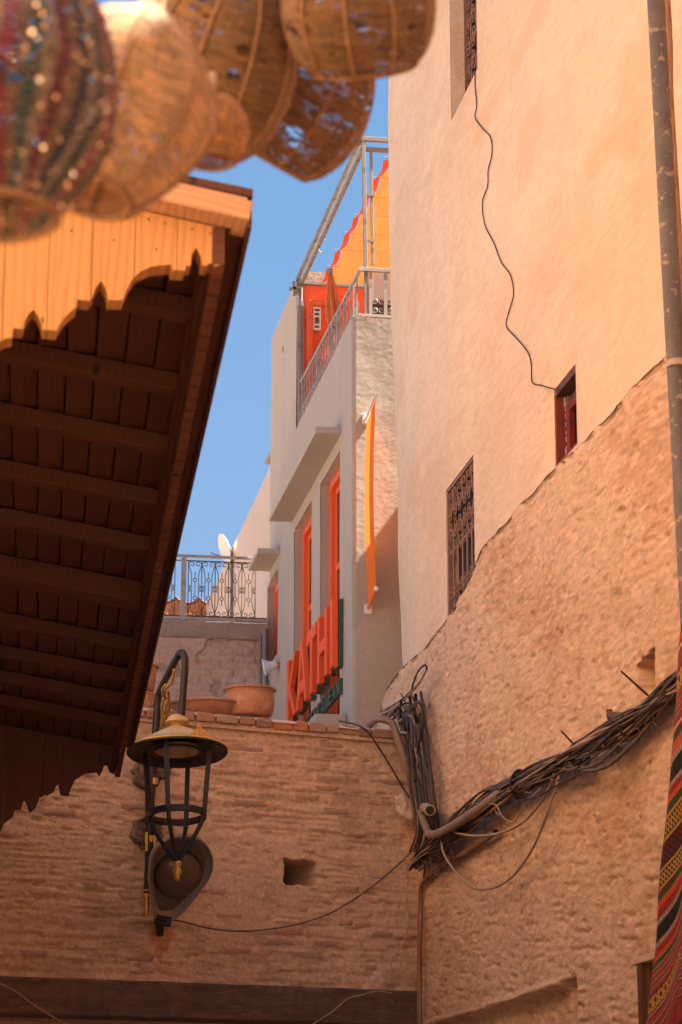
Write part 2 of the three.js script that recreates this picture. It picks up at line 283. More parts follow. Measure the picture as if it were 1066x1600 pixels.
const towerMarks = (z, y) => {          // hairline crack, smoky grime beside the red window, hand-rubbed pale and ochre patches
  const cz = -crackP.z + 0.02 * n3(y * 5, 1, 1) + 0.006 * n3(y * 30, 1, 1), ck = Math.abs(y - crackP.y) < 0.6 ? smooth(0.012, 0.004, Math.abs(z - cz)) * smooth(-0.1, 0.2, n3(y * 7, 3, 3)) : 0;
  const r = Math.hypot((z + smudge.z) / 0.22, (y - smudge.y) / 0.26), g = smooth(1, 0.2, r) * smooth(0.0, 0.35, n3(z * 7, y * 22, 4) + 0.5 * n3(z * 18, y * 60, 5)) * 0.45;
  const o = 0.30 * smooth(0.12, 0.38, n3(z * 0.5, y * 1.1, 14) + 0.45 * n3(z * 1.6, y * 5, 15) + 0.3 * n3(z * 6, y * 18, 16)), p = 0.3 * smooth(0.2, 0.4, n3(z * 0.6 + 9, y * 1.3, 24) + 0.4 * n3(z * 2, y * 7, 25) + 0.25 * n3(z * 8, y * 24, 26));
  return mix3(mix3(mix3([1, 1, 1], [0.90, 0.80, 0.66], o), [1.05, 1.08, 1.12], p), [0.45, 0.33, 0.25], Math.max(ck * 0.7, g));
};
const tower = thing('plaster_house', 'tall smooth pink plastered house with three small windows above the rough wall', 'house', [XU, 0, -14]);
{
  const us = steps(8.3, 19.75, 0.02, [gw.z0, gw.z1, rw.z0, rw.z1, tw.z0, tw.z1]), vs = steps(4.4, 11.6, 0.02, [gw.y0, gw.y1, rw.y0, rw.y1, tw.y0, tw.y1]);
  const wins = [gw, rw, tw], edge = (z, y) => { let m = 9; for (const w of wins) { const dz = Math.max(w.z0 - z, z - w.z1), dy = Math.max(w.y0 - y, y - w.y1); m = Math.min(m, Math.max(dz, dy)); } return m; };
  part('wall', [grid(us, vs, (z, y) => V(towerX(z, y) - towerRelief(z, y) * smooth(0, 0.3, edge(z, y)) + 0.02 * smooth(0.10, -0.01, Math.abs(edge(z, y))) * (rw.z1 > z - 0.15 && rw.z0 < z + 0.15 ? 1 : 0), y, -z), (z, y) => edge(z, y) < 0, (z, y) => [z * 0.3, y])], Object.assign(M.tower.clone(), { vertexColors: true }), tower);
  { const g = tower.children[0].geometry, p = g.attributes.position, c = new Float32Array(p.count * 3); for (let i = 0; i < p.count; i++) c.set(towerMarks(-p.getZ(i), p.getY(i)), i * 3); g.setAttribute('color', new THREE.BufferAttribute(c, 3)); }
  part('core', [box(XU + 0.6, XU + 0.62, 4.4, 11.5, -8.4, -19),
    box(XU + 0.55, 4.6, 0, 11.6, -8.3, -19.6), box(XU + 0.02, 4.6, 11.58, 11.66, -8.3, -19.0), box(XU + 0.02, XU + 0.6, 4.2, 11.6, -8.28, -8.32)], M.tower, tower);
  for (const w of wins) {                         // reveals of each opening
    const o = 0.002, e = w === rw ? 0.012 : 0.001, D = w.d + 0.05;
    const rv = [box(XU - 0.0 + e, XU + D, w.y0 - 0.03, w.y1 + 0.03, -w.z1 - 0.03, -w.z1 - o), box(XU + e, XU + D, w.y0 - 0.03, w.y1 + 0.03, -w.z0 + o, -w.z0 + 0.03), box(XU + e, XU + D, w.y1 + o, w.y1 + 0.03, -w.z0, -w.z1), box(XU + e, XU + D, w.y0 - 0.03, w.y0 - o, -w.z0, -w.z1)];
    part('window_reveal', rv, M.tower, tower);
  }
}
// wrought grille windows: a frame, bars, and many curled pieces
function spiral(cx, cy, r, turns, a0, dir, n = 18) { const p = []; for (let i = 0; i <= n; i++) { const t = i / n, a = a0 + dir * t * turns * 2 * Math.PI, q = r * (1 - 0.82 * t); p.push([cx + q * Math.cos(a), cy + q * Math.sin(a)]); } return p; }
function grilleWindow(w, xg, nb, mesh) {
  const fr = part('window', [box(xg - 0.012, xg + 0.02, w.y0, w.y1, -w.z0 - 0.022, -w.z0), box(xg - 0.012, xg + 0.02, w.y0, w.y1, -w.z1, -w.z1 + 0.022), box(xg - 0.012, xg + 0.02, w.y1 - 0.022, w.y1, -w.z0 - 0.022, -w.z1 + 0.022), box(xg - 0.012, xg + 0.02, w.y0, w.y0 + 0.022, -w.z0 - 0.022, -w.z1 + 0.022)], M.ironBrown, tower);
  part('pane', box(xg + 0.055, xg + 0.075, w.y0 - 0.03, w.y1 + 0.03, -w.z0 + 0.03, -w.z1 - 0.03), M.dark, fr);
  const ww = w.z1 - w.z0, P = (u, v) => V(xg, w.y1 - v, -(w.z0 + u));
  const bs = mesh(w), clear = bs.length > 1 ? [bs[0][1], bs[1][0]] : null;
  for (let i = 1; i < nb; i++) part('bar', clear ? rod(P(ww * i / nb, clear[0]), P(ww * i / nb, clear[1]), 0.008, 6) : rod(P(ww * i / nb, 0), P(ww * i / nb, w.y1 - w.y0), 0.004, 5), M.ironBrown, fr);
  const cu = [], c = ww / nb;
  const band = mesh(w);
  for (const [v0, v1] of band) {
    const rows = Math.round((v1 - v0) / c * 1.0);
    for (let j = 0; j < rows; j++) for (let i = 0; i < nb; i++) {
      const cx = (i + 0.5) * c, cy = v0 + (j + 0.5) * (v1 - v0) / rows, s = (i + j) % 2 ? 1 : -1, r = c * 0.36;
      for (const k of [-1, 1]) cu.push(tube(spiral(cx, cy + k * r * 0.95, r, 1.2, k * Math.PI / 2, s * k).map(q => P(...q)), 0.0055, 16, 4));
      if (j % 2 === 0) { const o = []; for (let a = 0; a <= 8; a++) o.push(P(cx + r * 1.7 * Math.cos(a * Math.PI / 4), cy + r * 1.9 * Math.sin(a * Math.PI / 4))); cu.push(tube(o, 0.004, 14, 4)); }
    }
  }
  part('scrollwork', cu, M.ironBrown, fr);
  for (const [v0, v1] of band) for (const v of [v0, v1]) if (v > 0.03) part('bar', rod(P(0, v), P(ww, v), 0.008, 6), M.ironBrown, fr);
}
grilleWindow(gw, XU + 0.018, 6, w => [[0.03, 0.47], [0.74, 1.3]]);
grilleWindow(tw, XU + 0.115, 5, w => [[0.02, w.y1 - w.y0 - 0.02]]);
{ // the small red window
  const w = rw, x0 = XU + 0.014, xp = XU + 0.072, zz = t => -(lerp(w.z0, w.z1, t));
  const fr = part('window', [box(x0, xp, w.y0, w.y1 - 0.03, -w.z1, -w.z1 + 0.03), box(x0, xp, w.y0, w.y0 + 0.015, -w.z1 + 0.03, -w.z0)], M.redpaint, tower, { label: 'red painted timber frame' });
  part('lintel', box(x0, xp + 0.03, w.y1 - 0.045, w.y1 - 0.002, -w.z1 + 0.031, -w.z0), M.darkwood, fr);
  part('jamb_strip', [box(xp, xp + 0.02, w.y0 + 0.015, w.y1 - 0.05, zz(0.97), zz(0.84))], worn([0.20, 0.18, 0.13], [0.12, 0.10, 0.07], 0.2, 0.7, 0, 1), fr);
  part('jamb_strip', box(xp - 0.012, xp + 0.01, w.y0 + 0.015, w.y1 - 0.12, zz(0.84), zz(0.795)), worn([0.34, 0.22, 0.12], [0.22, 0.13, 0.07], 0.2, 0.7, 0, 1), fr);
  part('sash', [box(xp - 0.02, xp + 0.012, w.y0 + 0.015, w.y1 - 0.12, zz(0.79), zz(0.64)), box(xp - 0.02, xp + 0.012, w.y0 + 0.015, w.y1 - 0.12, zz(0.2), zz(0.05)), box(xp - 0.018, xp + 0.01, w.y1 - 0.17, w.y1 - 0.12, zz(0.64), zz(0.2))], worn([0.17, 0.014, 0.01], [0.12, 0.012, 0.01], 0.3, 0.9), fr);
  part('pane', box(xp + 0.022, xp + 0.03, w.y0 + 0.015, w.y1 - 0.04, zz(0.99), zz(0.01)), new THREE.MeshStandardMaterial({ color: new THREE.Color().setRGB(0.17, 0.17, 0.12), roughness: 0.3 }), fr);
  for (const k of [0.16, 0.82]) part('hinge', rod(V(xp - 0.006, lerp(w.y0, w.y1, k) - 0.03, zz(0.90)), V(xp - 0.006, lerp(w.y0, w.y1, k) + 0.03, zz(0.90)), 0.01), M.steel, fr);
  for (let i = 0; i < 7; i++) part('paint_flake', box(xp - 0.004, xp - 0.001, lerp(w.y0, w.y1, 0.12 + i * 0.1), lerp(w.y0, w.y1, 0.16 + i * 0.1 + 0.03 * hash(i, 3)), zz(0.97), zz(0.935)), M.white, fr);
}

// brick wall closing the alley
const hole = (() => { const a = onFW(446, 1366), b = onFW(492, 1364); return { t0: fwT(b), t1: fwT(a), y0: onFW(470, 1381).y, y1: onFW(470, 1348).y }; })();
const wpits = []; for (let i = 0; i < 340; i++) wpits.push([rr(0, 3.6), rr(YB, YT), rr(0.006, 0.019)]);
const CH = 0.074;
function brickRelief(t, y) {
  const c = y / CH + 0.55 * n3(t * 0.5, y * 0.6, 3.7) + 0.16 * n3(t * 3, y * 2, 1.1), k = Math.floor(c), f = c - k;
  const er = smooth(-0.25, 0.35, n3(t * 1.1, y * 2.2, 6.6) + 0.5 * n3(t * 4, k * 1.7, 9.1));
  const bulge = 1 - Math.pow(Math.abs(2 * f - 1), 5);
  const bt = (t + (k % 2 ? 0.13 : 0) + 0.03 * n3(k * 3.3, t, 2)) / 0.27, bf = Math.abs(bt - Math.floor(bt) - 0.5) * 2, id = Math.floor(bt) + k * 37;
  let d = 0.010 * bulge * (0.35 + 0.65 * er) + 0.005 * er * (hash(id, 3) - 0.5) * Math.min(1, bulge * 2);
  d -= 0.008 * smooth(0.93, 1, bf) * er * bulge;
  const s = n3(t * 5, y * 26, 4.2); d += 0.0035 * s + 0.0028 * n3(t * 9, y * 56, 8) + 0.0018 * n3(t * 40, y * 90, 1) + 0.012 * n3(t * 0.8, y * 0.8, 12);
  d -= 0.007 * smooth(0.26, 0.42, n3(t * 2.4, y * 38, 15.5)) + 0.007 * smooth(0.3, 0.45, n3(t * 6, y * 50, 25.5));
  const pl = smooth(0.12, 0.2, n3(t * 0.9 + 3, y * 1.3, 31)); d = lerp(d, 0.012 + 0.01 * n3(t * 2, y * 2, 3) + 0.004 * n3(t * 12, y * 16, 3), 0.8 * pl);      // patches of render still on
  return d - pit(wpits, t, y);
}
const brickWall = thing('brick_wall', 'weathered salmon brick wall closing the alley behind the lantern', 'wall', [FC.x - 2.4, 0, FC.z + 0.7]);
{
  const us = steps(-0.2, 5.1, 0.0105), vs = steps(YB - 0.03, YT - 0.035, 0.0105);
  part('wall', [grid(us, vs, (t, y) => {
    let d = brickRelief(t, y); const w = 0.015 * n3(t * 16, y * 16, 5);
    const h = smooth(hole.t0 - 0.012 + w, hole.t0 + 0.012 + w, t) * smooth(hole.t1 + 0.012 + w, hole.t1 - 0.012 + w, t) * smooth(hole.y0 - 0.01 + w, hole.y0 + 0.012 + w, y) * smooth(hole.y1 + 0.012 + w, hole.y1 - 0.012 + w, y);
    d -= h * 0.66 + 0.02 * Math.exp(-Math.pow(Math.hypot((t - (hole.t0 - 0.02)) / 0.07, (y - hole.y1) / 0.03), 2));
    return fw(t, y, d);
  })], Object.assign(M.brickwall.clone(), { vertexColors: true }), brickWall);
  { // rust run below the luminaire and soot specks: stains with their own ragged outline
    const g = brickWall.children[0].geometry, p = g.attributes.position, c = new Float32Array(p.count * 3), s0 = onFW(250, 1452), ts = fwT(s0);
    for (let i = 0; i < p.count; i++) { const v = V(p.getX(i), p.getY(i), p.getZ(i)), t = fwT(v), y = v.y, dy = s0.y + 0.03 - y, nn = n3(t * 22, y * 22, 4) + 0.6 * n3(t * 60, y * 50, 4);
      const w = 0.10 - 0.09 * smooth(0.05, 0.26, dy) + 0.05 * nn, k = dy > -0.02 && dy < 0.5 ? smooth(w, w * 0.55, Math.abs(t - ts + 0.02 * n3(y * 9, 1, 1))) * smooth(0.5, 0.12, dy) * (0.65 + 0.5 * nn) : 0;
      const gr = 0.35 * smooth(0.30, 0.42, n3(t * 4, y * 13, 51) + 0.4 * n3(t * 20, y * 50, 3)), pale = 0.25 * smooth(0.22, 0.4, n3(t * 2.2, y * 7, 77) + 0.3 * n3(t * 16, y * 40, 9));
      const m = mix3(mix3(mix3([1, 1, 1], [1.22, 1.25, 1.3], pale), [0.5, 0.46, 0.44], gr), [0.72, 0.40, 0.16], clamp(k)); c.set(m, i * 3); }
    g.setAttribute('color', new THREE.BufferAttribute(c, 3));
  }
  const q = new THREE.Matrix4().makeBasis(FWD.clone().negate(), V(0, 1, 0), FN).setPosition(FC);                 // local x runs to the right end, so t = -x
  const lb = (t0, t1, y0, y1, d0, d1, r = 0) => box(-t1, -t0, y0, y1, d0, d1, r).applyMatrix4(q);
  part('core', [lb(-0.25, 5.2, YB0 + 0.02, YT - 0.04, -0.95, -0.72), lb(-0.2, 5.2, 0, YB0 + 0.2, -1.2, -0.96)], M.brickwall, brickWall);
  const bm = grid(steps(-0.05, 5.1, 0.03), steps(0, 1, 1 / 24), (t, v) => { const prof = v < 0.06 ? [0.0 + (v / 0.06) * 0.035, YB0] : v > 0.94 ? [0.035 * (1 - (v - 0.94) / 0.06) + 0.004, YB] : [0.035, lerp(YB0, YB, (v - 0.06) / 0.88)]; return fw(t, prof[1] + 0.006 * n3(t * 4, v * 2, 2), prof[0] + 0.006 * n3(t * 3, v * 5, 4) + 0.002 * n3(t * 20, v * 20, 4)); });
  part('lintel_beam', [bm, lb(-0.05, 5.1, YB0, YB - 0.01, -0.3, 0.0)], M.beam, brickWall, { label: 'dark stained lintel beam' });
  // bricks that show through the worn face, each its own
  {
    const vars = [], tone = [[0.50, 0.30, 0.19], [0.44, 0.25, 0.15], [0.40, 0.255, 0.185], [0.54, 0.29, 0.165], [0.36, 0.22, 0.15]].map(c => plaster(c, mul3(c, 0.8), { size: 0.6, N: 256, streak: 0, grit: 0.35, dark: mul3(c, 0.6), darkAmt: 0.6, speck: 0.01 }));
    for (let v = 0; v < 8; v++) { const L = rr(0.12, 0.25), g = new THREE.BoxGeometry(L, rr(0.042, 0.054), 0.05, 14, 4, 1), p = g.attributes.position; for (let i = 0; i < p.count; i++) { const x = p.getX(i), y = p.getY(i), z = p.getZ(i), ex = smooth(L / 2 - 0.03, L / 2, Math.abs(x)), ey = smooth(0.012, 0.027, Math.abs(y)); p.setXYZ(i, x + 0.006 * n3(x * 30, y * 50, v * 3.3), y + 0.006 * n3(x * 24, v * 7.7, y * 10), z > 0 ? z - 0.014 * Math.max(ex, ey * 0.8) + 0.004 * n3(x * 20, y * 60, v * 5.1) : z); } g.computeVertexNormals(); boxUV(g); vars.push([g, L]); }
    for (let i = 0; i < 150; i++) {
      const t = rr(0.1, 3.7), k = Math.floor(rr(YB / CH + 1, YT / CH - 1.2)); let y = (k + 0.5) * CH; for (let j = 0; j < 6; j++) y = (k + 0.5 - 0.55 * n3(t * 0.5, y * 0.6, 3.7) - 0.16 * n3(t * 3, y * 2, 1.1)) * CH;
      if (n3(t * 1.3, y * 2.6, 44) < -0.08 || (t > hole.t0 - 0.2 && t < hole.t1 + 0.2 && Math.abs(y - (hole.y0 + hole.y1) / 2) < 0.16)) continue;
      const [g] = vars[i % 8], b = part('brick', g, tone[Math.floor(rnd() * 5)], brickWall), pos = fw(t, y, brickRelief(t, y) - 0.0255 + rr(0.001, 0.007));
      b.position.add(pos); b.rotation.set(0, Math.atan2(-q.elements[2], q.elements[0]), rr(-0.03, 0.03));
    }
  }
  // coping bricks, each its own
  const tones = [[0.36, 0.20, 0.13], [0.30, 0.17, 0.115], [0.42, 0.22, 0.14], [0.50, 0.17, 0.075], [0.38, 0.24, 0.17]].map(c => plaster(c, mul3(c, 0.75), { size: 0.5, N: 256, streak: 0, grit: 0.3, dark: [0.5, 0.36, 0.27], darkAmt: 0.7 }));
  let t = 0.2, i = 0;
  while (t < 3.6) {
    const L = rr(0.10, 0.17), y = YT - 0.035 + rr(-0.006, 0.006), g = new RoundedBoxGeometry(L - 0.012, rr(0.056, 0.066), 0.14, 3, 0.012); boxUV(g);
    const p = g.attributes.position; for (let k = 0; k < p.count; k++) { const a = p.getX(k) * 30 + i * 5, b = p.getY(k) * 30, c = p.getZ(k) * 30; p.setXYZ(k, p.getX(k) + 0.005 * n3(a, b, c), p.getY(k) + 0.006 * n3(a, b + 9, c), p.getZ(k) + 0.006 * n3(a + 7, b, c)); }
    g.computeVertexNormals(); g.rotateY(rr(-0.04, 0.04)).rotateZ(rr(-0.03, 0.03)).translate(-(t + L / 2), y + 0.03, -0.02 + rr(-0.008, 0.012)).applyMatrix4(q);
    part('brick', g, tones[i === 5 ? 3 : [0, 1, 2, 4, 0, 2, 3, 1, 0, 4, 2][i % 11]], brickWall); t += L; i++;
  }
  part('mortar_cap', grid(steps(-0.05, 5.1, 0.02), steps(0, 1, 0.1), (t, v) => { const a = v * Math.PI; return fw(t, YT + 0.022 + 0.02 * Math.sin(a) + 0.006 * n3(t * 6, v, 4) + (v < 0.05 || v > 0.95 ? -0.015 : 0), lerp(0.055, -0.2, v) + 0.012 * n3(t * 9, v, 2)); }), M.pale, brickWall);
  part('mortar_bed', lb(-0.1, 5.1, YT - 0.06, YT + 0.018, -0.9, 0.03), M.brickwall, brickWall);
  struct('roof', [box(-1.6, XR + 0.1, YT - 0.35, YT - 0.12, -17.0, ZT)], M.coping, 'flat roof between the brick wall and the terrace wall');
}

// terrace wall farther back
const YTW = onZ(300, 998, ZT).y, YTC = onZ(300, 972, ZT).y;
const terraceWall = thing('terrace_wall', 'purplish brick terrace wall with a grey coping behind the clay pots', 'wall', [1.5, 0, ZT]);
{
  const us = steps(0.0, XK + 0.0, 0.014), vs = steps(3.9, YTW, 0.014);
  const e0 = onZ(378, 1000, ZT), e1 = onZ(345, 1028, ZT);
  part('wall', [grid(us, vs, (x, y) => {
    const c = y / 0.085 + 0.3 * n3(x * 0.7, y, 3), k = Math.floor(c), f = c - k, bt = x / 0.24 + (k % 2 ? 0.5 : 0), bf = Math.abs(bt - Math.floor(bt) - 0.5) * 2;
    let d = 0.028 * (1 - Math.pow(Math.abs(2 * f - 1), 4)) * (0.7 + n3(x * 1.5, y * 3, 8)) + 0.006 * n3(x * 7, y * 22, 3) + 0.003 * n3(x * 30, y * 40, 3) + 0.01 * n3(x, y, 5) - 0.008 * smooth(0.9, 1, bf) + 0.014 * (hash(Math.floor(bt) + 50, k) - 0.5);
    const edge = 2.62 + 0.5 * (y - e1.y) + 0.06 * n3(y * 9, 1, 1) + 0.03 * n3(y * 30, 1, 1), low = YTW - 0.235 + 0.03 * n3(x * 5, 2, 2) + 0.05 * smooth(1.6, 2.6, x) * -1 + 0.012 * n3(x * 22, 3, 3);
    const pl = smooth(0.01, -0.01, x - edge) * smooth(-0.006, 0.006, y - low); d = lerp(d, 0.040 + 0.003 * n3(x * 4, y * 4, 7), pl);
    return V(x, y, ZT + d);
  }), box(-0.6, XK, 3.5, YTW, ZT - 0.3, ZT - 0.02)], M.terrace, terraceWall);
  part('coping', grid(steps(-0.1, XK - 0.03, 0.02), steps(0, 1, 1 / 16), (x, v) => { const P = [[-0.01, YTW], [0.05, YTW + 0.005], [0.06, YTC - 0.02], [0.045, YTC], [-0.3, YTC + 0.01]], k = v * 4, i = Math.min(3, Math.floor(k)), f = k - i; return V(x, lerp(P[i][1], P[i + 1][1], f) + 0.01 * n3(x * 3, v * 3, 1) + 0.005 * n3(x * 14, v * 9, 1), ZT + lerp(P[i][0], P[i + 1][0], f) + 0.008 * n3(x * 6, v * 5, 3) + 0.003 * n3(x * 40, v * 20, 1)); }), M.coping, terraceWall, { label: 'cracked grey cement coping' });
}
// pale house beyond, its blank side wall
{
  const a = onX(414, 745, XK + 0.1), b = onX(366, 858, XK + 0.1);
  const h = thing('pale_house', 'pale pink blank side wall rising behind the curly terrace railing', 'house', [XK + 0.1, 0, a.z]);
  const g = alongX(ext([[25.75, 3], [34, 3], [34, b.y + 0.02], [27.5, (a.y + b.y) / 2 + 0.03], [25.75, a.y]], 1.2)).translate(XK + 0.1, 0, 0);
  part('wall', g, M.pale, h);
  part('coping', box(XK + 0.04, XK + 0.5, a.y, a.y + 0.05, -25.75, -26.1), M.coping, h);
}
// parapet with swagged tile edge, far behind the railing
{
  const z = -33, pa = onZ(200, 945, z), pts = []; const x0 = pa.x, x1 = onZ(336, 945, z).x, yt = onZ(300, 940, z).y, s = (onZ(309, 940, z).x - onZ(273, 940, z).x);
  const peaks = [onZ(273, 940, z).x];
  pts.push([x0 - 0.5, 3], [x1, 3], [x1, yt - 0.12]);
  for (let i = 0; i <= 60; i++) { const x = lerp(x1, x0 - 0.5, i / 60), f = (((x - peaks[0]) / s) % 1 + 1) % 1; pts.push([x, yt - 0.085 * Math.pow(Math.sin(f * Math.PI), 0.7)]); }
  const o = thing('scalloped_parapet', 'terracotta parapet with a swagged top seen through the terrace railing', 'parapet', [(x0 + x1) / 2, 0, z]);
  part('wall', ext(pts, 0.2).translate(0, 0, z), worn([0.55, 0.20, 0.07], [0.46, 0.16, 0.055], 1, 0.8), o);
  const cap = []; for (let i = 0; i <= 60; i++) { const x = lerp(x0, x1, i / 60), f = (((x - peaks[0]) / s) % 1 + 1) % 1; cap.push(V(x, yt + 0.01 - 0.085 * Math.pow(Math.sin(f * Math.PI), 0.7), z + 0.2)); }
  part('cap', tube(cap, 0.018, 120, 6), M.darkwood, o);
}

// grey restaurant building
const kz = (px) => -onX(px, 800, XK).z;
const YP = onX(554, 487, XK).y, YW = onX(457, 450, XK).y, ZW = 23.4;
const restaurant = thing('restaurant_building', 'grey plastered corner restaurant building with orange windows and a roof terrace', 'building', [XK, 0, ZK]);
const yAt = (px, py, x = XK) => onX(px, py, x).y;
const kw = [
  { z0: kz(531), z1: kz(501), y1: yAt(502, 760), y0: 5.35 },
  { z0: kz(487), z1: kz(460), y1: yAt(461, 822), y0: 5.35 },
  { z0: kz(435.5), z1: kz(418.5), y1: yAt(419, 915), y0: yAt(435, 1019) },
];
kw[1].y1 = kw[0].y1 = (kw[0].y1 + kw[1].y1) / 2;
{
  const hol = kw.map(w => [[w.z0, w.y0], [w.z1, w.y0], [w.z1, w.y1], [w.z0, w.y1]]);
  const inHole = (z, y) => kw.some(w => z > w.z0 && z < w.z1 && y > w.y0 && y < w.y1);
  const us = steps(20, 25.37, 0.06, [ZW, ...kw.flatMap(w => [w.z0, w.z1])]), vs = steps(3.2, YW, 0.06, [YP, kw[0].y1, kw[0].y0, kw[2].y0, kw[2].y1]);
  const g = grid(us, vs, (z, y) => V(XK + 0.004 * n3(z * 1.5, y * 1.5, 3) + 0.012 * Math.pow(smooth(20.03, 20, z), 2), y, -z), (z, y) => inHole(z, y) || (z < ZW && y > YP));
  const rev = kw.flatMap(w => [box(XK + 0.006, XK + 0.22, w.y0, w.y1, -w.z1 - 0.05, -w.z1 - 0.001), box(XK + 0.006, XK + 0.22, w.y0, w.y1, -w.z0 + 0.001, -w.z0 + 0.05), box(XK + 0.006, XK + 0.22, w.y1 + 0.001, w.y1 + 0.05, -w.z0, -w.z1), box(XK + 0.006, XK + 0.22, w.y0 - 0.05, w.y0 - 0.001, -w.z0, -w.z1)]);
  const thick = [box(XK + 0.008, XK + 0.15, YP, YW - 0.003, -ZW - 0.002, -25.36), box(XK + 0.008, XK + 0.2, YP - 1.0, YP - 0.052, ZK - 0.02, -ZW)];
  part('wall', [g, ...rev, ...thick, box(XK + 0.3, 5.2, 3, YP - 0.9, ZK - 0.4, -26), box(XK + 0.07, 5.2, YP - 0.95, YP - 0.9, ZK - 0.3, -ZW)], M.kathi, restaurant);
  part('side_wall', grid(steps(XK + 0.002, 5.2, 0.012), steps(3.2, YP + 0.005, 0.012), (x, y) => { const e = smooth(0.04, 0, x - XK); return V(x, y + (YP - y < 0.02 ? 0.006 * n3(x * 20, 1, 1) : 0), ZK + 0.012 - 0.02 * e * e + 0.010 * n3(x * 1.2, y * 1.0, 3) + 0.0016 * n3(x * 6, y * 8, 2) + 0.001 * n3(x * 22, y * 30, 8) + 0.0003 * n3(x * 60, y * 60, 8)); }), M.kathiRough, restaurant);
  part('parapet_cap', box(XK + 0.02, 5.2, YP - 0.05, YP + 0.004, ZK - 0.16, ZK + 0.005), M.kathi, restaurant);
  part('terrace_wall', box(XK + 0.07, 5.2, YP - 0.9, yAt(464, 455) + 0.06, -ZW + 0.02, -ZW - 0.25), M.orangeWall, restaurant, { label: 'bright orange wall of the roof terrace' });
  part('partition', box(onZ(583, 450, -21.4).x, 5.2, YP - 0.9, YP + 0.70, -21.4, -21.5), M.darkwood, restaurant);
  part('partition', box(onZ(583, 450, -21.4).x + 0.01, 5.2, YP + 0.701, YP + 0.98, -21.41, -21.5), M.pale, restaurant);
  part('roof_edge', [box(XK + 0.05, 5.2, yAt(464, 455) + 0.062, yAt(464, 443) + 0.06, -ZW + 0.05, -ZW - 0.3), box(XK + 0.1, XK + 0.55, yAt(464, 443) + 0.065, yAt(464, 443) + 0.14, -ZW + 0.0, -ZW - 0.3)], M.coping, restaurant);
  // the two slabs over the windows
  const s1 = { z0: kz(533), z1: kz(456), y: yAt(532, 680) }, s2 = { z0: kz(438), z1: 25.36, y: yAt(436, 868) };
  part('slab', [box(XK - 0.235, XK + 0.001, s1.y, s1.y + 0.062, -s1.z0, -s1.z1, 0.006)], M.kathi, restaurant);
  part('slab', [box(XK - 0.235, XK + 0.001, s2.y, s2.y + 0.055, -s2.z0, -s2.z1, 0.006)], M.kathi, restaurant);
  part('ledge', box(XK - 0.28, XK - 0.002, 4.0, onX(505, 1117, XK - 0.2).y, -20.25, -21.7, 0.01), M.kathi, restaurant);
  // windows
  kw.forEach((w, i) => {
    const x = XK + 0.085, f = 0.075, a = -w.z0, b = -w.z1, mid = (a + b) / 2;
    const fr = part('window', [box(x, x + 0.1, w.y0, w.y1, b, b + f, 0.004), box(x, x + 0.1, w.y0, w.y1, a - f, a, 0.004), box(x, x + 0.1, w.y1 - f, w.y1, b + f, a - f, 0.004), box(x, x + 0.1, w.y0, w.y0 + f, b + f, a - f, 0.004)], M.orange, restaurant);
    for (const [p, q] of [[b + f, mid], [mid, a - f]]) part('sash', [box(x + 0.045, x + 0.085, w.y0 + f, w.y1 - f, p + 0.004, p + 0.06, 0.003), box(x + 0.045, x + 0.085, w.y0 + f, w.y1 - f, q - 0.06, q - 0.004, 0.003), ...[0, 0.36, 0.68, 1].map(k => { const y = lerp(w.y0 + f + 0.035, w.y1 - f - 0.035, k); return box(x + 0.045, x + 0.085, y - 0.03, y + 0.03, p + 0.06, q - 0.06, 0.003); })], M.orange, fr);
    part('pane', box(x + 0.06, x + 0.07, w.y0 + f, w.y1 - f, b + f, a - f), new THREE.MeshStandardMaterial({ color: new THREE.Color().setRGB(0.03, 0.02, 0.018), roughness: 0.12 }), fr);
    part('reveal', box(XK + 0.2, XK + 0.26, w.y0 - 0.02, w.y1 + 0.02, a + 0.02, b - 0.02), M.dark, restaurant);
  });
  // grey downpipes on the pier and by the terrace wall, orange pipe on the terrace
  part('pipe', [rod(V(XK + 0.035, YP - 0.3, -ZW + 0.06), V(XK + 0.035, YW - 0.02, -ZW + 0.06), 0.018), rod(V(XK + 0.035, YW - 0.35, -ZW + 0.06), V(XK + 0.035, YW - 0.3, -ZW + 0.06), 0.024)], M.grey, restaurant);
  part('pipe', [rod(V(XK - 0.05, 3.8, ZT + 0.08), V(XK - 0.05, YTW + 0.12, ZT + 0.08), 0.03), rod(V(XK - 0.1, 3.8, ZT + 0.07), V(XK - 0.1, YTW + 0.05, ZT + 0.07), 0.014)], M.grey, restaurant);
  const op = onZ(484, 480, -ZW + 0.08); part('pipe', [rod(V(op.x, YP - 0.9, op.z), V(op.x, op.y + 0.05, op.z), 0.035), ...[0.1, 0.55].map(k => rod(V(op.x, op.y - k - 0.025, op.z), V(op.x, op.y - k, op.z), 0.042)), rod(V(op.x, op.y + 0.05, op.z), V(op.x + 0.5, op.y + 0.06, op.z), 0.035)], M.orangeWall, restaurant);
  part('drain_spout', rod(V(XK - 0.01, onX(436, 562, XK).y, -24.4), V(XK + 0.03, onX(436, 562, XK).y, -24.4), 0.035, 12), M.coping, restaurant);
}

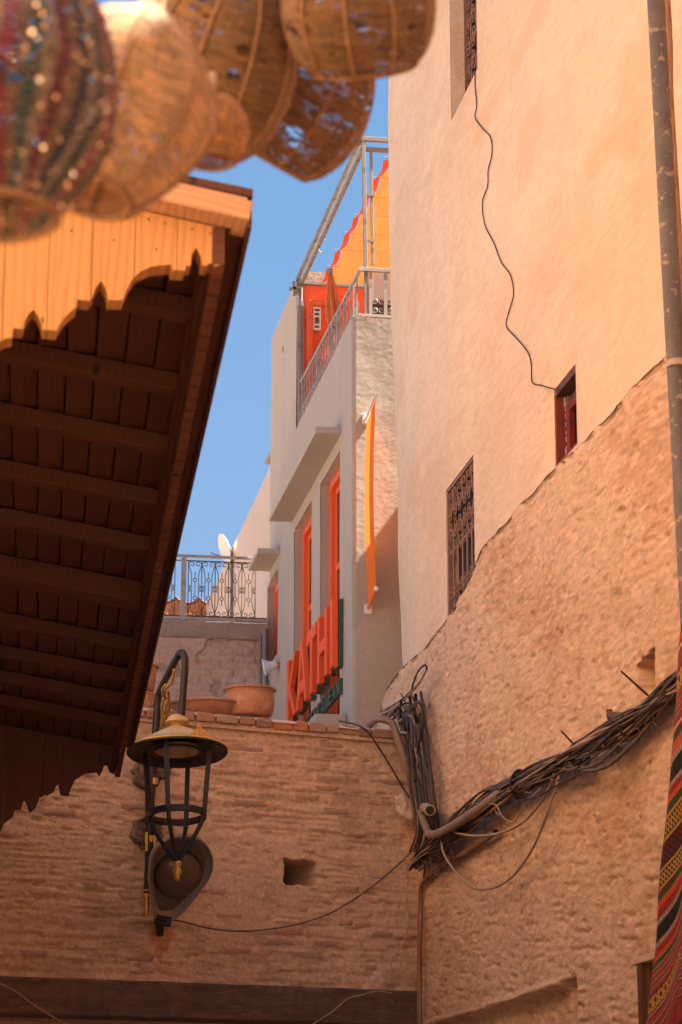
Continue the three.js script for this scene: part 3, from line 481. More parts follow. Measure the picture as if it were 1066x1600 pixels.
// ---------------------------------------------------------------- restaurant: railings, pergola, awning, sign, banner
const zK = px => kz(px);
{ // terrace railing of the restaurant: along the parapet and across its end
  const r = thing('terrace_railing', 'grey iron railing on the parapet of the restaurant roof terrace', 'railing', [XK + 0.05, YP, ZK - 1.7]);
  const x = XK + 0.085, xf = XK + 0.03, y0 = YP + 0.02, y1 = onZ(566, 422, ZK - 0.04).y, za = ZK - 0.03, zb = -ZW + 0.03;
  part('top_rail', bar(V(x, y1, za), V(xf, y1, zb), 0.024, 0.028, 0.003), M.railPaint, r);
  part('bottom_rail', bar(V(x, y0 + 0.03, za), V(xf, y0 + 0.03, zb), 0.022, 0.022), M.railPaint, r);
  const n = 21; for (let i = 1; i < n; i++) { const z = lerp(za, zb, i / n), xx = lerp(x, xf, i / n); part('baluster', bar(V(xx, y0 + 0.03, z), V(xx, y1, z), i % 7 ? 0.014 : 0.03, i % 7 ? 0.014 : 0.03), M.railPaint, r); }
  for (let i = 0; i < n; i++) { const z = lerp(za, zb, (i + 0.5) / n); const g = []; for (const k of [-1, 1]) for (const q of [0, 1]) g.push(tube(spiral(0, 0, 0.03, 1.2, q ? Math.PI / 2 : -Math.PI / 2, k * (q ? 1 : -1)).map(([a, b]) => V(lerp(x, xf, (i + 0.5) / n), y0 + 0.085 + q * 0.062 + b, z + k * 0.03 + a)), 0.0045, 14, 4)); part('scroll', g, M.railPaint, r); }
  const xe = XK + 1.25, z = ZK - 0.05;
  part('top_rail', bar(V(x, y1 + 0.01, z), V(xe, y1 + 0.01, z), 0.035, 0.035, 0.003), M.railPaint, r);
  part('bottom_rail', bar(V(x, y0 + 0.03, z), V(xe, y0 + 0.03, z), 0.025, 0.022), M.railPaint, r);
  const p0 = onZ(579, 450, z).x, dp = onZ(602.5, 450, z).x - p0;
  for (let i = 0; i < 7; i++) { const xx = p0 + i * dp; part('baluster', bar(V(xx, y0 + 0.03, z), V(xx, y1, z), 0.03, 0.02), M.railPaint, r);
    const c = xx + dp / 2, rad = dp * 0.22, g = []; for (const k of [-1, 1]) for (const q of [0, 1]) g.push(tube([V(c + k * dp * 0.42, y0 + 0.09 + q * 0.09 + (q ? 0.05 : -0.03), z), ...spiral(0, 0, rad, 1.3, k > 0 ? 0 : Math.PI, k * (q ? -1 : -1)).map(([a, b]) => V(c + k * rad * 0.95 + a, y0 + 0.085 + q * 0.085 + b, z))], 0.007, 22, 5)); part('scroll', g, M.steel, r); }
}
{ // pergola frame
  const p = thing('pergola_frame', 'bare steel pergola frame over the restaurant roof terrace', 'pergola', [XK + 0.1, YP, ZK - 1.7]);
  const zn = ZK - 0.06, top = onZ(568, 217, zn), x0 = onZ(568, 300, zn).x, x1 = onZ(580.5, 300, zn).x, yb = YP - 0.02, ytop = top.y;
  part('post', bar(V(onZ(573, 480, zn).x, yb, zn), V(x0, ytop, zn), 0.034, 0.034, 0.003), M.steel, p);
  part('post', bar(V(onZ(583, 410, zn).x, onZ(581, 412, zn).y, zn - 0.02), V(x1, onZ(578, 234, zn).y, zn - 0.02), 0.026, 0.026, 0.003), M.steel, p);
  for (const py of [304, 376]) part('brace', bar(V(x0, onZ(570, py, zn).y, zn), V(x1 + 0.02, onZ(570, py, zn).y, zn), 0.022, 0.022), M.steel, p);
  part('beam', bar(V(x0 - 0.03, ytop, zn), V(XK + 2, ytop, zn), 0.04, 0.04, 0.003), M.steel, p);
  part('beam', bar(V(x0, onZ(590, 233, zn).y, zn - 0.02), V(XK + 2, onZ(590, 233, zn).y, zn - 0.02), 0.036, 0.036, 0.003), M.steel, p);
  const far = onZ(464.5, 438, -ZW + 0.05), far2 = onZ(470, 446, -ZW + 0.05);
  part('beam', bar(V(x0 - 0.03, ytop - 0.03, zn), V(far.x, far.y, far.z), 0.04, 0.04, 0.003), M.steel, p);
  part('beam', bar(V(x0 - 0.005, ytop - 0.10, zn), V(far2.x, far2.y, far2.z), 0.034, 0.034, 0.003), M.steel, p);
  const c0 = onZ(464, 450, -ZW + 0.05); part('post', bar(V(XK + 0.035, YP, -ZW + 0.11), V(c0.x + 0.01, far.y, -ZW + 0.05), 0.034, 0.034, 0.003), M.steel, p);
  const b1 = onZ(540, 460, -ZW + 0.05); part('beam', bar(V(far.x, far.y - 0.02, far.z), V(b1.x + 1.5, far.y - 0.02, far.z), 0.03, 0.03), M.steel, p);
  const hk = (px, py, z) => onZ(px, py, z);
  part('hook', tube([hk(548, 224, zn), hk(560, 226, zn), hk(566, 220, zn), hk(571, 226, zn), hk(567, 232, zn)], 0.01, 20, 5), M.steel, p);
  for (const [a, b, c] of [[[499, 362], [503, 372], [508, 375]], [[495, 384], [501, 394], [507, 394]]]) part('wire', tube([a, b, c].map(q => hk(...q, -22.3)), 0.005, 10, 4), M.steel, p);
  part('bracket', [bar(hk(452, 452, -ZW + 0.1), hk(470, 449, -ZW + 0.1), 0.03, 0.03), bar(hk(459, 440, -ZW + 0.1), hk(461, 462, -ZW + 0.1), 0.03, 0.03), bar(hk(462, 458, -ZW + 0.08), hk(473, 447, -ZW + 0.08), 0.016, 0.016)], M.steel, p);
}
{ // awning: one sheet of yellow cloth with a red hem, sagging between its wires
  const a = thing('awning', 'orange yellow fabric awning with a red scalloped hem over the roof terrace', 'awning', [XK + 1, YP + 1.4, ZK - 1.7]);
  const n0 = onZ(599, 246, ZK - 0.25), f0 = onZ(496, 441, -ZW + 0.1);
  const cloth = new THREE.MeshPhysicalMaterial({ map: tex(256, (u, v) => mul3([0.40, 0.145, 0.04], 0.85 + 0.3 * pf(u * 6, v * 40, 6, 3, 40)), 1), roughness: 1, transmission: 0.3, thickness: 0, specularIntensity: 0.1, side: THREE.DoubleSide });
  const hemM = new THREE.MeshPhysicalMaterial({ color: new THREE.Color().setRGB(0.45, 0.055, 0.015), roughness: 1, transmission: 0.25, thickness: 0, specularIntensity: 0.1, side: THREE.DoubleSide });
  const N = 7, edge = (t, s) => { const f = t * N - Math.floor(t * N); const sag = -0.022 * Math.sin(Math.PI * f) - 0.012 * n3(t * 9, s * 2, 1); const e = 0.022 * Math.sin(Math.PI * f) * (s < 0.3 ? 1 : 0); return V(lerp(n0.x, f0.x, t) + s + e * (1 - s), lerp(n0.y, f0.y, t) + sag + 0.012 * n3(t * 14, s * 6, 4), lerp(n0.z, f0.z, t)); };
  const ts = steps(0, 1, 1 / 120);
  part('cloth', grid(ts, [0.07, 0.12, 0.2, 0.35, 0.5, 0.7, 0.9, 1.2, 1.6, 2.0], (t, s) => edge(t, s)), cloth, a);
  part('hem', grid(ts, [0, 0.06], (t, s) => edge(t, s).add(V(0, -0.004 - (s < 0.01 ? 0.03 : 0), 0))), hemM, a);
  for (let i = 0; i <= N; i++) { const p = edge(i / N, 0), q = edge(i / N, 2); part('wire', rod(p.add(V(0, 0.006, 0)), q.add(V(0, 0.006, 0)), 0.004, 5), M.steel, a); }
}
{ // folded parasol
  const z = -22.3, b = onZ(513, 418, z), u = thing('folded_parasol', 'folded rust orange parasol standing on the roof terrace', 'parasol', [b.x + 0.07, YP - 0.9, z]);
  const x = b.x + 0.02, top = b.y - 0.04, len = top - (onZ(515, 512, z).y), cl = worn([0.62, 0.17, 0.055], [0.54, 0.135, 0.04], 0.5, 0.9);
  const us = steps(0, 1, 1 / 48), vs = steps(0, 1, 1 / 30);
  part('canopy', grid(us, vs, (s, t) => { const A = s * Math.PI * 2, R = (0.012 + 0.095 * Math.pow(t, 0.7) * (1 - 0.35 * smooth(0.75, 1, t))) * (0.72 + 0.28 * Math.cos(A * 6 + 1.5 * t)); return V(x + 0.05 * t + R * Math.cos(A), top - len * t, z + R * Math.sin(A)); }), cl, u);
  part('cap', lathe([[0.001, 0.05], [0.025, 0.035], [0.032, 0], [0.025, -0.03]], 12).translate(x, top + 0.0, z), M.grey, u);
  part('pole', rod(V(x + 0.05, YP - 0.9, z), V(x, top + 0.02, z), 0.016), M.steel, u);
}
{ // small white slatted fitting on the orange wall
  const z = -ZW + 0.06, c = onZ(495, 497, z), o = thing('wall_grating', 'small white slatted metal fitting on the orange wall', 'wall fitting', [c.x, c.y, z]);
  const y0 = onZ(495, 516, z).y, y1 = onZ(495, 480, z).y, x0 = onZ(489.5, 500, z).x, x1 = onZ(501, 500, z).x;
  part('frame', [box(x0, x0 + 0.012, y0, y1, z - 0.03, z + 0.02), box(x1 - 0.012, x1, y0, y1, z - 0.03, z + 0.02)], M.white, o);
  for (let i = 0; i < 6; i++) { const y = lerp(y0, y1 - 0.02, i / 5); if (i !== 2) part('slat', box(x0 + 0.012, x1 - 0.012, y, y + 0.018, z - 0.02, z + 0.015).rotateZ(0), M.white, o); }
  part('back_plate', box(x0 + 0.01, x1 - 0.01, y0 + 0.01, y1 - 0.01, z - 0.045, z - 0.035), M.grey, o);
}
{ // raised letters
  const s = thing('sign_lettering', 'thick orange raised letters KATHI with dark green backs on the grey facade', 'sign', [XK, yAt(525, 1040), -21.8]);
  const xo = XK - 0.105, ZL = px => -onX(px, 900, xo).z, y0 = onX(518, 1041, xo).y, y1 = onX(518, 936, xo).y, h = y1 - y0, t = 0.108;
  const bars = {
    K: w => [[[0, 0], [t, 0], [t, h], [0, h]], [[t * 0.6, h * 0.46], [w - t * 1.05, h], [w, h], [t * 1.2, h * 0.36]], [[t * 0.8, h * 0.5], [w - t * 1.05, 0], [w, 0], [t * 1.5, h * 0.6]]],
    A: w => [[[0, 0], [t, 0], [w / 2 + t * 0.45, h], [w / 2 - t * 0.5, h]], [[w - t, 0], [w, 0], [w / 2 + t * 0.5, h], [w / 2 - t * 0.45, h]], [[w * 0.22, h * 0.2], [w * 0.78, h * 0.2], [w * 0.72, h * 0.38], [w * 0.28, h * 0.38]]],
    T: w => [[[w / 2 - t / 2, 0], [w / 2 + t / 2, 0], [w / 2 + t / 2, h - t], [w / 2 - t / 2, h - t]], [[0, h - t], [w, h - t], [w, h], [0, h]]],
    H: w => [[[0, 0], [t, 0], [t, h], [0, h]], [[w - t, 0], [w, 0], [w, h], [w - t, h]], [[t, h / 2 - t * 0.45], [w - t, h / 2 - t * 0.45], [w - t, h / 2 + t * 0.45], [t, h / 2 + t * 0.45]]],
    I: w => [[[0, 0], [t, 0], [t, h], [0, h]]],
  };
  const spots = [['K', 448.5, 461.5], ['A', 463, 478.5], ['T', 479, 492.5], ['H', 495.5, 509.5], ['I', 515.5, 519]];
  for (const [c, l, r] of spots) {
    const zl = ZL(l), zr = ZL(r), w = zl - zr, polys = bars[c](c === 'I' ? t : w);
    // letters read from the alley side: local x runs towards the viewer (+z), thickness towards the facade
    const mk = (depth, off, bev) => polys.map((q, i) => ext(q, depth - i * 0.002, bev).applyMatrix4(new THREE.Matrix4().makeBasis(V(0, 0, 1), V(0, 1, 0), V(-1, 0, 0))).translate(xo + depth + off - i * 0.0015, y0, -zl));
    const m = part('letter', mk(0.042, 0.008, 0.006), M.letter, s);
    part('back', mk(0.040, 0.063, 0.001), M.green, m);
  }
}
{ // the smaller green line of letters
  const font = await new FontLoader().loadAsync('fonts/droid/droid_sans_bold.typeface.json');
  const x = XK - 0.035, z1 = onX(531, 1070, x).z, y1 = onX(531, 1058, x).y, y0 = onX(531, 1083, x).y, s = thing('sign_lettering', 'line of small dark green raised letters under the orange ones', 'sign', [XK, y0, z1 - 1]);
  const h = y1 - y0, z0 = onX(459, 1100, x).z, word = 'MEDITERRANEAN', pitch = (z1 - z0) / word.length;
  [...word].forEach((c, i) => { const g = new TextGeometry(c, { font, size: h, depth: 0.035, curveSegments: 4, bevelEnabled: false }); g.computeBoundingBox(); const b = g.boundingBox, k = (pitch * 0.86) / (b.max.x - b.min.x); g.translate(-b.min.x, 0, 0).scale(c === 'I' ? Math.min(k, 1.6) : k, 1, 1); part('letter', g.applyMatrix4(new THREE.Matrix4().makeBasis(V(0, 0, 1), V(0, 1, 0), V(-1, 0, 0))).translate(x + 0.034, y0, z0 + pitch * i), M.green, s); });
}
{ // white lamp on the facade
  const c = onX(425, 1036, XK - 0.08), o = thing('wall_lamp', 'small white trumpet shaped lamp on the corner of the grey facade', 'lamp', [XK, c.y, c.z]);
  const g = lathe([[0.001, 0.0], [0.04, 0.0], [0.045, 0.05], [0.05, 0.08], [0.085, 0.13], [0.095, 0.15], [0.088, 0.152], [0.05, 0.10], [0.001, 0.09]], 24).rotateZ(Math.PI / 2 + 0.25).rotateY(-0.12).translate(XK - 0.02, c.y - 0.01, c.z);
  part('shade', g, M.white, o);
  part('mount', rod(V(XK + 0.005, c.y - 0.02, c.z), V(XK - 0.03, c.y - 0.015, c.z), 0.03, 12), M.letter, o);
}
{ // banner between two rods on the side wall
  const z = ZK + 0.015, o = thing('banner', 'narrow orange cloth banner stretched between two short poles on the side wall', 'banner', [onZ(578, 790, z).x, 0, z]);
  const zt = z + 0.34, pt0 = onZ(572, 655, z), pt1 = onZ(585.5, 619, zt), pb0 = onZ(575, 952, z), pb1 = onZ(588, 920, zt);
  for (const [p, q, i] of [[pt0, pt1, 0], [pb0, pb1, 1]]) {
    part('pole', rod(p, q, 0.012, 8), i ? M.orange : M.white, o);
    const k = part('mount', box(p.x - 0.035, p.x + 0.035, p.y - 0.045, p.y + 0.045, z - 0.005, z + 0.02, 0.004), M.white, o);
    for (const a of [-1, 1]) for (const b of [-1, 1]) part('screw', rod(V(p.x + a * 0.024, p.y + b * 0.034, z + 0.018), V(p.x + a * 0.024, p.y + b * 0.034, z + 0.025), 0.005, 6), M.grey, k);
    part('knob', new THREE.SphereGeometry(0.022, 12, 8).translate(q.x, q.y, q.z), M.white, o);
  }
  const a0 = onZ(572.5, 664, z + 0.06), a1 = onZ(587, 622, zt - 0.015), b0 = onZ(575.5, 946, z + 0.05), b1 = onZ(588.5, 924, zt - 0.015);
  const m = new THREE.MeshPhysicalMaterial({ color: new THREE.Color().setRGB(0.84, 0.21, 0.04), roughness: 1, transmission: 0.3, thickness: 0, specularIntensity: 0.1, side: THREE.DoubleSide });
  part('cloth', grid(steps(0, 1, 0.1), steps(0, 1, 1 / 40), (s, t) => { const p = a0.clone().lerp(a1, s), q = b0.clone().lerp(b1, s); return p.lerp(q, t).add(V(0.022 * Math.sin(Math.PI * t) * -1 + 0.006 * n3(s * 3, t * 6, 2), 0, 0)); }), m, o);
}
// ---------------------------------------------------------------- terrace railing with scrolls, dish
{
  const z = ZT - 0.02, yt = onZ(300, 869, z).y, yb = onZ(300, 967, z).y, r = thing('terrace_railing', 'curly wrought iron railing on the coping of the far terrace', 'railing', [1.5, yb, z]);
  const X = px => onZ(px, 900, z).x, xe = XK - 0.02, p0 = X(294.5), pitch = X(316) - X(295), pst = X(287);
  const H0 = yb + 0.03, H1 = yt - 0.055, h = H1 - H0;
  part('top_rail', bar(V(0, yt, z), V(xe, yt, z), 0.035, 0.028, 0.003), M.railPaint, r);
  part('top_rail', bar(V(0, H1 + 0.003, z), V(xe, H1 + 0.003, z), 0.012, 0.012), M.iron, r);
  part('bottom_rail', bar(V(0, yb, z), V(xe, yb, z), 0.05, 0.03, 0.003), M.railPaint, r);
  part('bottom_rail', bar(V(0, H0, z), V(xe, H0, z), 0.014, 0.014), M.iron, r);
  part('post', box(pst - 0.028, pst + 0.028, yb - 0.06, yt, z - 0.02, z + 0.026, 0.003), M.railPaint, r);
  for (let i = -8; p0 + i * pitch < xe; i++) {
    const x = p0 + i * pitch; if (x < 0.05) continue;
    if (Math.abs(x - pst) > 0.05) part('baluster', rod(V(x, H0, z), V(x, H1, z), 0.0055, 6), M.iron, r);
    if (x + pitch > xe || (x < pst && x + pitch > pst)) continue;
    const c = x + pitch / 2, q = pitch * 0.24, R = 0.0048, g = [], at = (a, b) => V(c + a, H0 + b, z), S = (pts) => g.push(tube(pts.map(p => at(...p)), R, 26, 5));
    for (const k of [-1, 1]) {
      S([[k * pitch * 0.26, h * 0.5 + 0.03], [k * pitch * 0.27, h * 0.75], ...spiral(k * q, h - q * 1.05, q * 1.0, 1.15, k > 0 ? 0 : Math.PI, k).map(p => p)]);
      S([[k * pitch * 0.26, h * 0.5 - 0.03], [k * pitch * 0.27, h * 0.25], ...spiral(k * q, q * 1.05, q * 1.0, 1.15, k > 0 ? 0 : Math.PI, -k)]);
      for (const v of [-1, 1]) S(spiral(k * pitch * 0.34, h * 0.5 + v * 0.022, 0.02, 1.1, k > 0 ? Math.PI : 0, v * k, 12));
    }
    for (const k of [0.33, 0.66]) { const o = []; for (let a = 0; a <= 10; a++) o.push([0.019 * Math.cos(a * Math.PI / 5), h * k + 0.019 * Math.sin(a * Math.PI / 5)]); S(o); }
    S([[0, h * 0.33 + 0.02], [0, h * 0.66 - 0.02]]); S([[0, h * 0.66 + 0.02], [0, h * 0.8]]); S([[0, h * 0.33 - 0.02], [0, h * 0.2]]);
    part('scrollwork', g, M.iron, r);
  }
  const d = onZ(357, 853, -29.5), o = thing('satellite_dish', 'white satellite dish behind the far terrace railing', 'satellite dish', [d.x, 0, d.z]);
  const pr = []; for (let i = 0; i <= 10; i++) { const t = i / 10; pr.push([0.001 + 0.19 * t, 0.05 * t * t]); } pr.push([0.195, 0.056], [0.185, 0.062]); for (let i = 9; i >= 0; i--) { const t = i / 10; pr.push([0.001 + 0.185 * t, 0.008 + 0.05 * t * t]); }
  const gd = lathe(pr, 32).rotateX(Math.PI / 2).rotateY(-1.43).rotateZ(0.34).translate(d.x, d.y - 0.02, d.z);
  part('dish', gd, M.white, o); part('mast', rod(V(d.x + 0.06, 6, d.z - 0.02), V(d.x + 0.05, d.y, d.z - 0.02), 0.02), M.grey, o);
  part('feed_arm', rod(V(d.x - 0.02, d.y - 0.16, d.z), V(d.x - 0.24, d.y - 0.12, d.z + 0.08), 0.008), M.grey, o);
}
// ---------------------------------------------------------------- clay pots on the wall
{
  const clay = plaster([0.45, 0.205, 0.115], [0.36, 0.155, 0.085], { size: 0.5, N: 512, streak: 0.06, grit: 0.12, dark: [0.52, 0.33, 0.24], darkAmt: 0.6 });
  clay.roughness = 0.7;
  const pot = (label, px, py, w, prof, d, group, tilt = 0) => {        // prof in units of half the rim width
    const p = onFW(px, py, -d), t = fwT(p), s = (onFW(px + w / 2, py, -d).distanceTo(onFW(px - w / 2, py, -d))) / 2, q = thing('clay_pot', label, 'pot', [p.x, p.y, p.z], group);
    const g = lathe(prof.map(([a, b]) => [a * s, b * s]), 56); const P = g.attributes.position; for (let i = 0; i < P.count; i++) { const k = 1 + 0.015 * n3(P.getX(i) * 9, P.getY(i) * 20, P.getZ(i) * 9 + px); P.setX(i, P.getX(i) * k); P.setZ(i, P.getZ(i) * k); } g.computeVertexNormals();
    part('bowl', g.translate(p.x, p.y, p.z), clay, q);
    const r = new THREE.TorusGeometry(prof[prof.rim][0] * s * 0.985, s * 0.05, 8, 56).rotateX(Math.PI / 2).translate(p.x, p.y + prof[prof.rim][1] * s, p.z); part('rim', r, clay, q);
    return q;
  };
  const A = [[0.001, 0], [0.72, 0], [0.84, 0.06], [0.915, 0.26], [0.945, 0.5], [0.93, 0.76], [0.895, 0.9], [0.955, 0.99], [0.98, 1.04], [0.90, 1.04], [0.84, 0.9], [0.8, 0.3], [0.001, 0.15]]; A.rim = 8;
  pot('round clay pot with a rolled rim, rightmost on the brick wall', 390, 1121, 75, A, 0.28);
  const B = [[0.001, 0], [0.45, 0], [0.8, 0.25], [0.94, 0.42], [0.99, 0.5], [0.94, 0.51], [0.75, 0.3], [0.001, 0.1]]; B.rim = 4;
  pot('wide shallow clay bowl left of the round pot on the brick wall', 323, 1131, 108, B, 0.42);
  const C = [[0.001, 0], [0.8, 0], [0.9, 0.3], [0.98, 0.6], [0.98, 0.7], [0.9, 0.7], [0.85, 0.3], [0.001, 0.1]]; C.rim = 4;
  pot('low clay pot under the taller one, half hidden behind the canopy', 206, 1117, 78, C, 0.3);
  const D = [[0.001, 0], [0.78, 0], [0.88, 0.4], [0.92, 0.9], [0.96, 1.1], [1.0, 1.16], [0.9, 1.16], [0.8, 0.4], [0.001, 0.1]]; D.rim = 5;
  pot('tall clay pot standing on the low one, half hidden behind the canopy', 206, 1089, 76, D, 0.3);
}
// ---------------------------------------------------------------- drainpipe on the right
{
  const x = XR - 0.062, p = thing('drainpipe', 'thick paint spattered grey drainpipe at the right edge', 'drainpipe', [x, 0, -10.5]);
  const m = new THREE.MeshStandardMaterial({ roughness: 0.5, map: tex(256, (u, v) => { const a = pf(u * 4, v * 24, 4, 4, 24), s = pf(u * 7 + 3, v * 44, 7, 4, 44), f = pn(u * 26, v * 208, 26, 208); let c = mix3([0.10, 0.085, 0.075], [0.135, 0.108, 0.092], clamp((a - 0.4) * 4)); c = mix3(c, [0.42, 0.30, 0.22], smooth(0.62, 0.66, s) * 0.6); c = mix3(c, [0.58, 0.44, 0.34], f > 0.95 ? 0.45 : 0); const d = Math.hypot((u - 0.42) / 0.10, (v - 0.42) / 0.05) + 1.2 * (pf(u * 10, v * 80, 10, 3, 80) - 0.45); return mix3(c, [0.44, 0.34, 0.26], smooth(1.0, 0.85, d) * 0.7); }, 1, true, 2048) });
  const T = onX(1025.5, 0, x), Bt = onX(1082, 1000, x), dir = T.clone().sub(Bt), q0 = Bt.clone().addScaledVector(dir, -1.0), q1 = Bt.clone().addScaledVector(dir, 1.2);
  q0.y = 0.0; const R = 0.042;
  const g = new THREE.CylinderGeometry(R, R, q1.distanceTo(q0), 28, 1, true); const u = g.attributes.uv; for (let i = 0; i < u.count; i++) u.setXY(i, u.getX(i), u.getY(i) * 36);
  part('pipe', g.applyQuaternion(new THREE.Quaternion().setFromUnitVectors(V(0, 1, 0), q1.clone().sub(q0).normalize())).translate((q0.x + q1.x) / 2, (q0.y + q1.y) / 2, (q0.z + q1.z) / 2), m, p);
  const c = onX(1058, 569, x), dn = dir.clone().normalize();
  part('collar', rod(c.clone().addScaledVector(dn, -0.016), c.clone().addScaledVector(dn, 0.014), R + 0.004, 28), worn([0.46, 0.34, 0.26], [0.34, 0.25, 0.19], 0.2), p);
  const w = thing('conduit', 'thin rusty conduit running beside the thick grey drainpipe', 'pipe', [XU, 0, -10]);
  part('pipe', tube([[1040, -60], [1045, 60], [1050, 150], [1058, 300], [1064, 450], [1072, 600]].map(([a, b], i) => onX(a + 2 * Math.sin(i * 2), b, XU - 0.10)), 0.014, 40, 8), worn([0.44, 0.22, 0.12], [0.24, 0.11, 0.06], 0.2, 0.8, 0, 1), w);
}
{ // wire down the pink wall
  const pts = [[741, 112], [741, 135], [744, 165], [742, 183], [752, 200], [764, 215], [766, 240], [760, 265], [759, 290], [751, 315], [754, 350], [768, 380], [780, 410], [794, 430], [799, 460], [791, 490], [788, 510], [805, 530], [822, 550], [829, 570], [830, 597], [845, 602], [862, 607], [874, 611]].map(([a, b], i, A) => { const p = onX(a, b, XU - 0.012); return V(towerX(-p.z, p.y) - towerRelief(-p.z, p.y) - 0.008, p.y, p.z); });
  const w = part('wall_wire', tube(pts, 0.0042, 160, 5), M.cableDark); w.userData = { label: 'thin dark wire wandering down the pink wall between two windows', category: 'wire' };
}

// ---------------------------------------------------------------- wooden canopy
{
  const zF = -6, pA = onZ(348, 411, zF), yb = pA.y, pB = onY(187, 1209, yb), x1 = pA.x;
  const E = pB.clone().sub(pA).normalize(), LEN = pB.clone().sub(pA).length(), S = V(E.z, 0, -E.x);           // E runs away from the viewer, S to the left
  if (S.x > 0) S.negate();
  const at = (l, a, y) => pA.clone().addScaledVector(S, l).addScaledVector(E, a).setY(y), SL = 0.17, WID = x1 + 1.6;
  const basis = new THREE.Matrix4().makeBasis(S.clone().negate(), V(0, 1, 0), E.clone().negate());           // local x to the right, z to the viewer
  const c = thing('wooden_canopy', 'timber canopy with a scalloped board front hanging over the alley', 'canopy', [x1 - 1, yb, -10]);
  const uvShift = (g, k) => { const u = g.attributes.uv, p = g.attributes.position; for (let i = 0; i < u.count; i++) u.setXY(i, u.getX(i) + k * 0.377, u.getY(i) + k * 0.619); return g; };
  // front boards, sawn to the lobed outline
  const prof = [[-420, 700], [-330, 700], [-240, 690], [-170, 660], [-120, 640], [-90, 625], [-40, 600], [-30, 560], [0, 534], [8, 528.5], [19, 526.5], [20.5, 512], [36, 513], [39, 500], [45, 489], [53, 482.5], [60, 491], [66, 503], [68, 514], [88, 516], [93, 507], [101, 495], [113, 484], [119, 479.5], [121, 467], [141, 469], [145, 462], [149, 449], [158, 437.5], [166, 448], [169, 458], [170, 468], [192, 468], [196, 456], [205, 438], [219, 424], [237, 415.5], [260, 413], [269, 413], [270, 421], [289, 422], [290, 414.5], [298, 414], [299, 400], [302, 392], [307, 386], [312, 393], [316, 402], [317, 413.5], [324, 414], [326, 411], [335, 410], [336, 415], [351, 412]].map(([a, b]) => { const p = onZ(a, b, zF); return [p.x, p.y]; });
  const cuts = [8, 77, 144, 211, 277, 351].map(a => onZ(a, 400, zF).x), bw = 0.105; const left = []; for (let x = cuts[0] - bw; x > -1.6; x -= bw) left.unshift(x); left.unshift(-1.6);
  const bx = [...left, ...cuts];
  const topY = x => yb + 0.098 + SL * (x1 - x);
  const boardRow = (xs, pr, z, dep, mat, top, k0) => { for (let i = 0; i < xs.length - 1; i++) {
    const a = xs[i] + 0.0018, b = xs[i + 1] - 0.0018, pts = []; const cand = new Set([a, b]); for (const p of pr) if (p[0] > a && p[0] < b) cand.add(p[0]); for (let j = 1; j < 14; j++) cand.add(lerp(a, b, j / 14));
    for (const x of [...cand].sort((p, q) => p - q)) pts.push([x, interp(pr, x)]);
    pts.push([b, top(b)], [a, top(a)]);
    for (const [u, v] of [[0.3, 0.02], [0.7, 0.022], [0.5, 0.10]]) { const x = lerp(a, b, u), y = top(x) - v; if (mat === M.pine && y > interp(pr, x) + 0.02) part('nail', rod(V(x, y, z - 0.001), V(x, y, z + 0.002), 0.0028, 7), M.iron, c); }
    part('board', uvShift(ext(pts, dep - 0.002, 0.0012), k0 + i * 1.7).translate(0, 0, z - dep), mat, c);
  } };
  boardRow(bx, prof, zF, 0.075, M.pine, topY, 0);
  // far boards
  const pf2 = [[-120, 1420], [-60, 1345], [0, 1297], [2, 1296], [8, 1284], [21, 1274], [23, 1264.5], [33, 1263], [37, 1251], [40, 1248.5], [46, 1266], [48, 1268], [56, 1261], [62, 1245], [72, 1240], [74, 1242], [84, 1236], [88, 1227], [91.5, 1223], [96, 1241], [108, 1242], [110, 1233], [118, 1217], [134, 1207], [152, 1205], [156, 1211], [160, 1204], [164, 1193], [167.5, 1191], [172, 1204], [177, 1207], [187, 1209]].map(([a, b]) => { const p = onZ(a, b, pB.z + 0.05); return [p.x, p.y]; });
  const fx = [pB.x]; while (fx[0] > -1.5) fx.unshift(fx[0] - 0.115); fx[0] = -1.6;
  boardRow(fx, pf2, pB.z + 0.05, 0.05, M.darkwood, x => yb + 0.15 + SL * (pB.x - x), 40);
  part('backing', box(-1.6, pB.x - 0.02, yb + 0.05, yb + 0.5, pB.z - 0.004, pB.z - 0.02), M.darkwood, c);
  // side board with small scallops along its lower edge
  {
    const pts = [], n = Math.round(LEN / 0.115); for (let i = 0; i <= n * 8; i++) { const f = (i / 8) % 1; pts.push([LEN * i / (n * 8), -0.004 - 0.024 * Math.sin(Math.PI * f)]); }
    pts.push([LEN, 0.1], [0, 0.1]);
    const g = ext(pts, 0.03, 0.001).applyMatrix4(new THREE.Matrix4().makeBasis(E, V(0, 1, 0), S.clone().negate()).setPosition(at(0.028, 0.0, yb)));
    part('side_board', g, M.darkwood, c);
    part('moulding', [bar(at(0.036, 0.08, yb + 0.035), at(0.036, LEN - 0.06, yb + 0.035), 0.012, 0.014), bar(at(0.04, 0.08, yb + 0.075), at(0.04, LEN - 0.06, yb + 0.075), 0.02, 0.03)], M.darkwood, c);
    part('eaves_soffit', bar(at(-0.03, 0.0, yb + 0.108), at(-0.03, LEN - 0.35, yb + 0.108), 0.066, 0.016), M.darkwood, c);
    part('eaves_trim', bar(at(-0.066, -0.05, yb + 0.118), at(-0.060, LEN - 0.34, yb + 0.118), 0.014, 0.07, 0.003), M.darkwood, c);
  }
  // cornice over the front
  {
    const p = V(x1 + 0.066, topY(x1 + 0.066) + 0.034, zF + 0.018), q = V(-1.6, topY(-1.6) + 0.034, zF + 0.018);
    part('cornice', [uvSwap(bar(p, q, 0.13, 0.056, 0.006)), uvSwap(bar(p.clone().add(V(-0.01, 0.034, -0.01)), q.clone().add(V(0, 0.034, -0.01)), 0.13, 0.014, 0.004), 1)], M.pineEnd, c);
  }
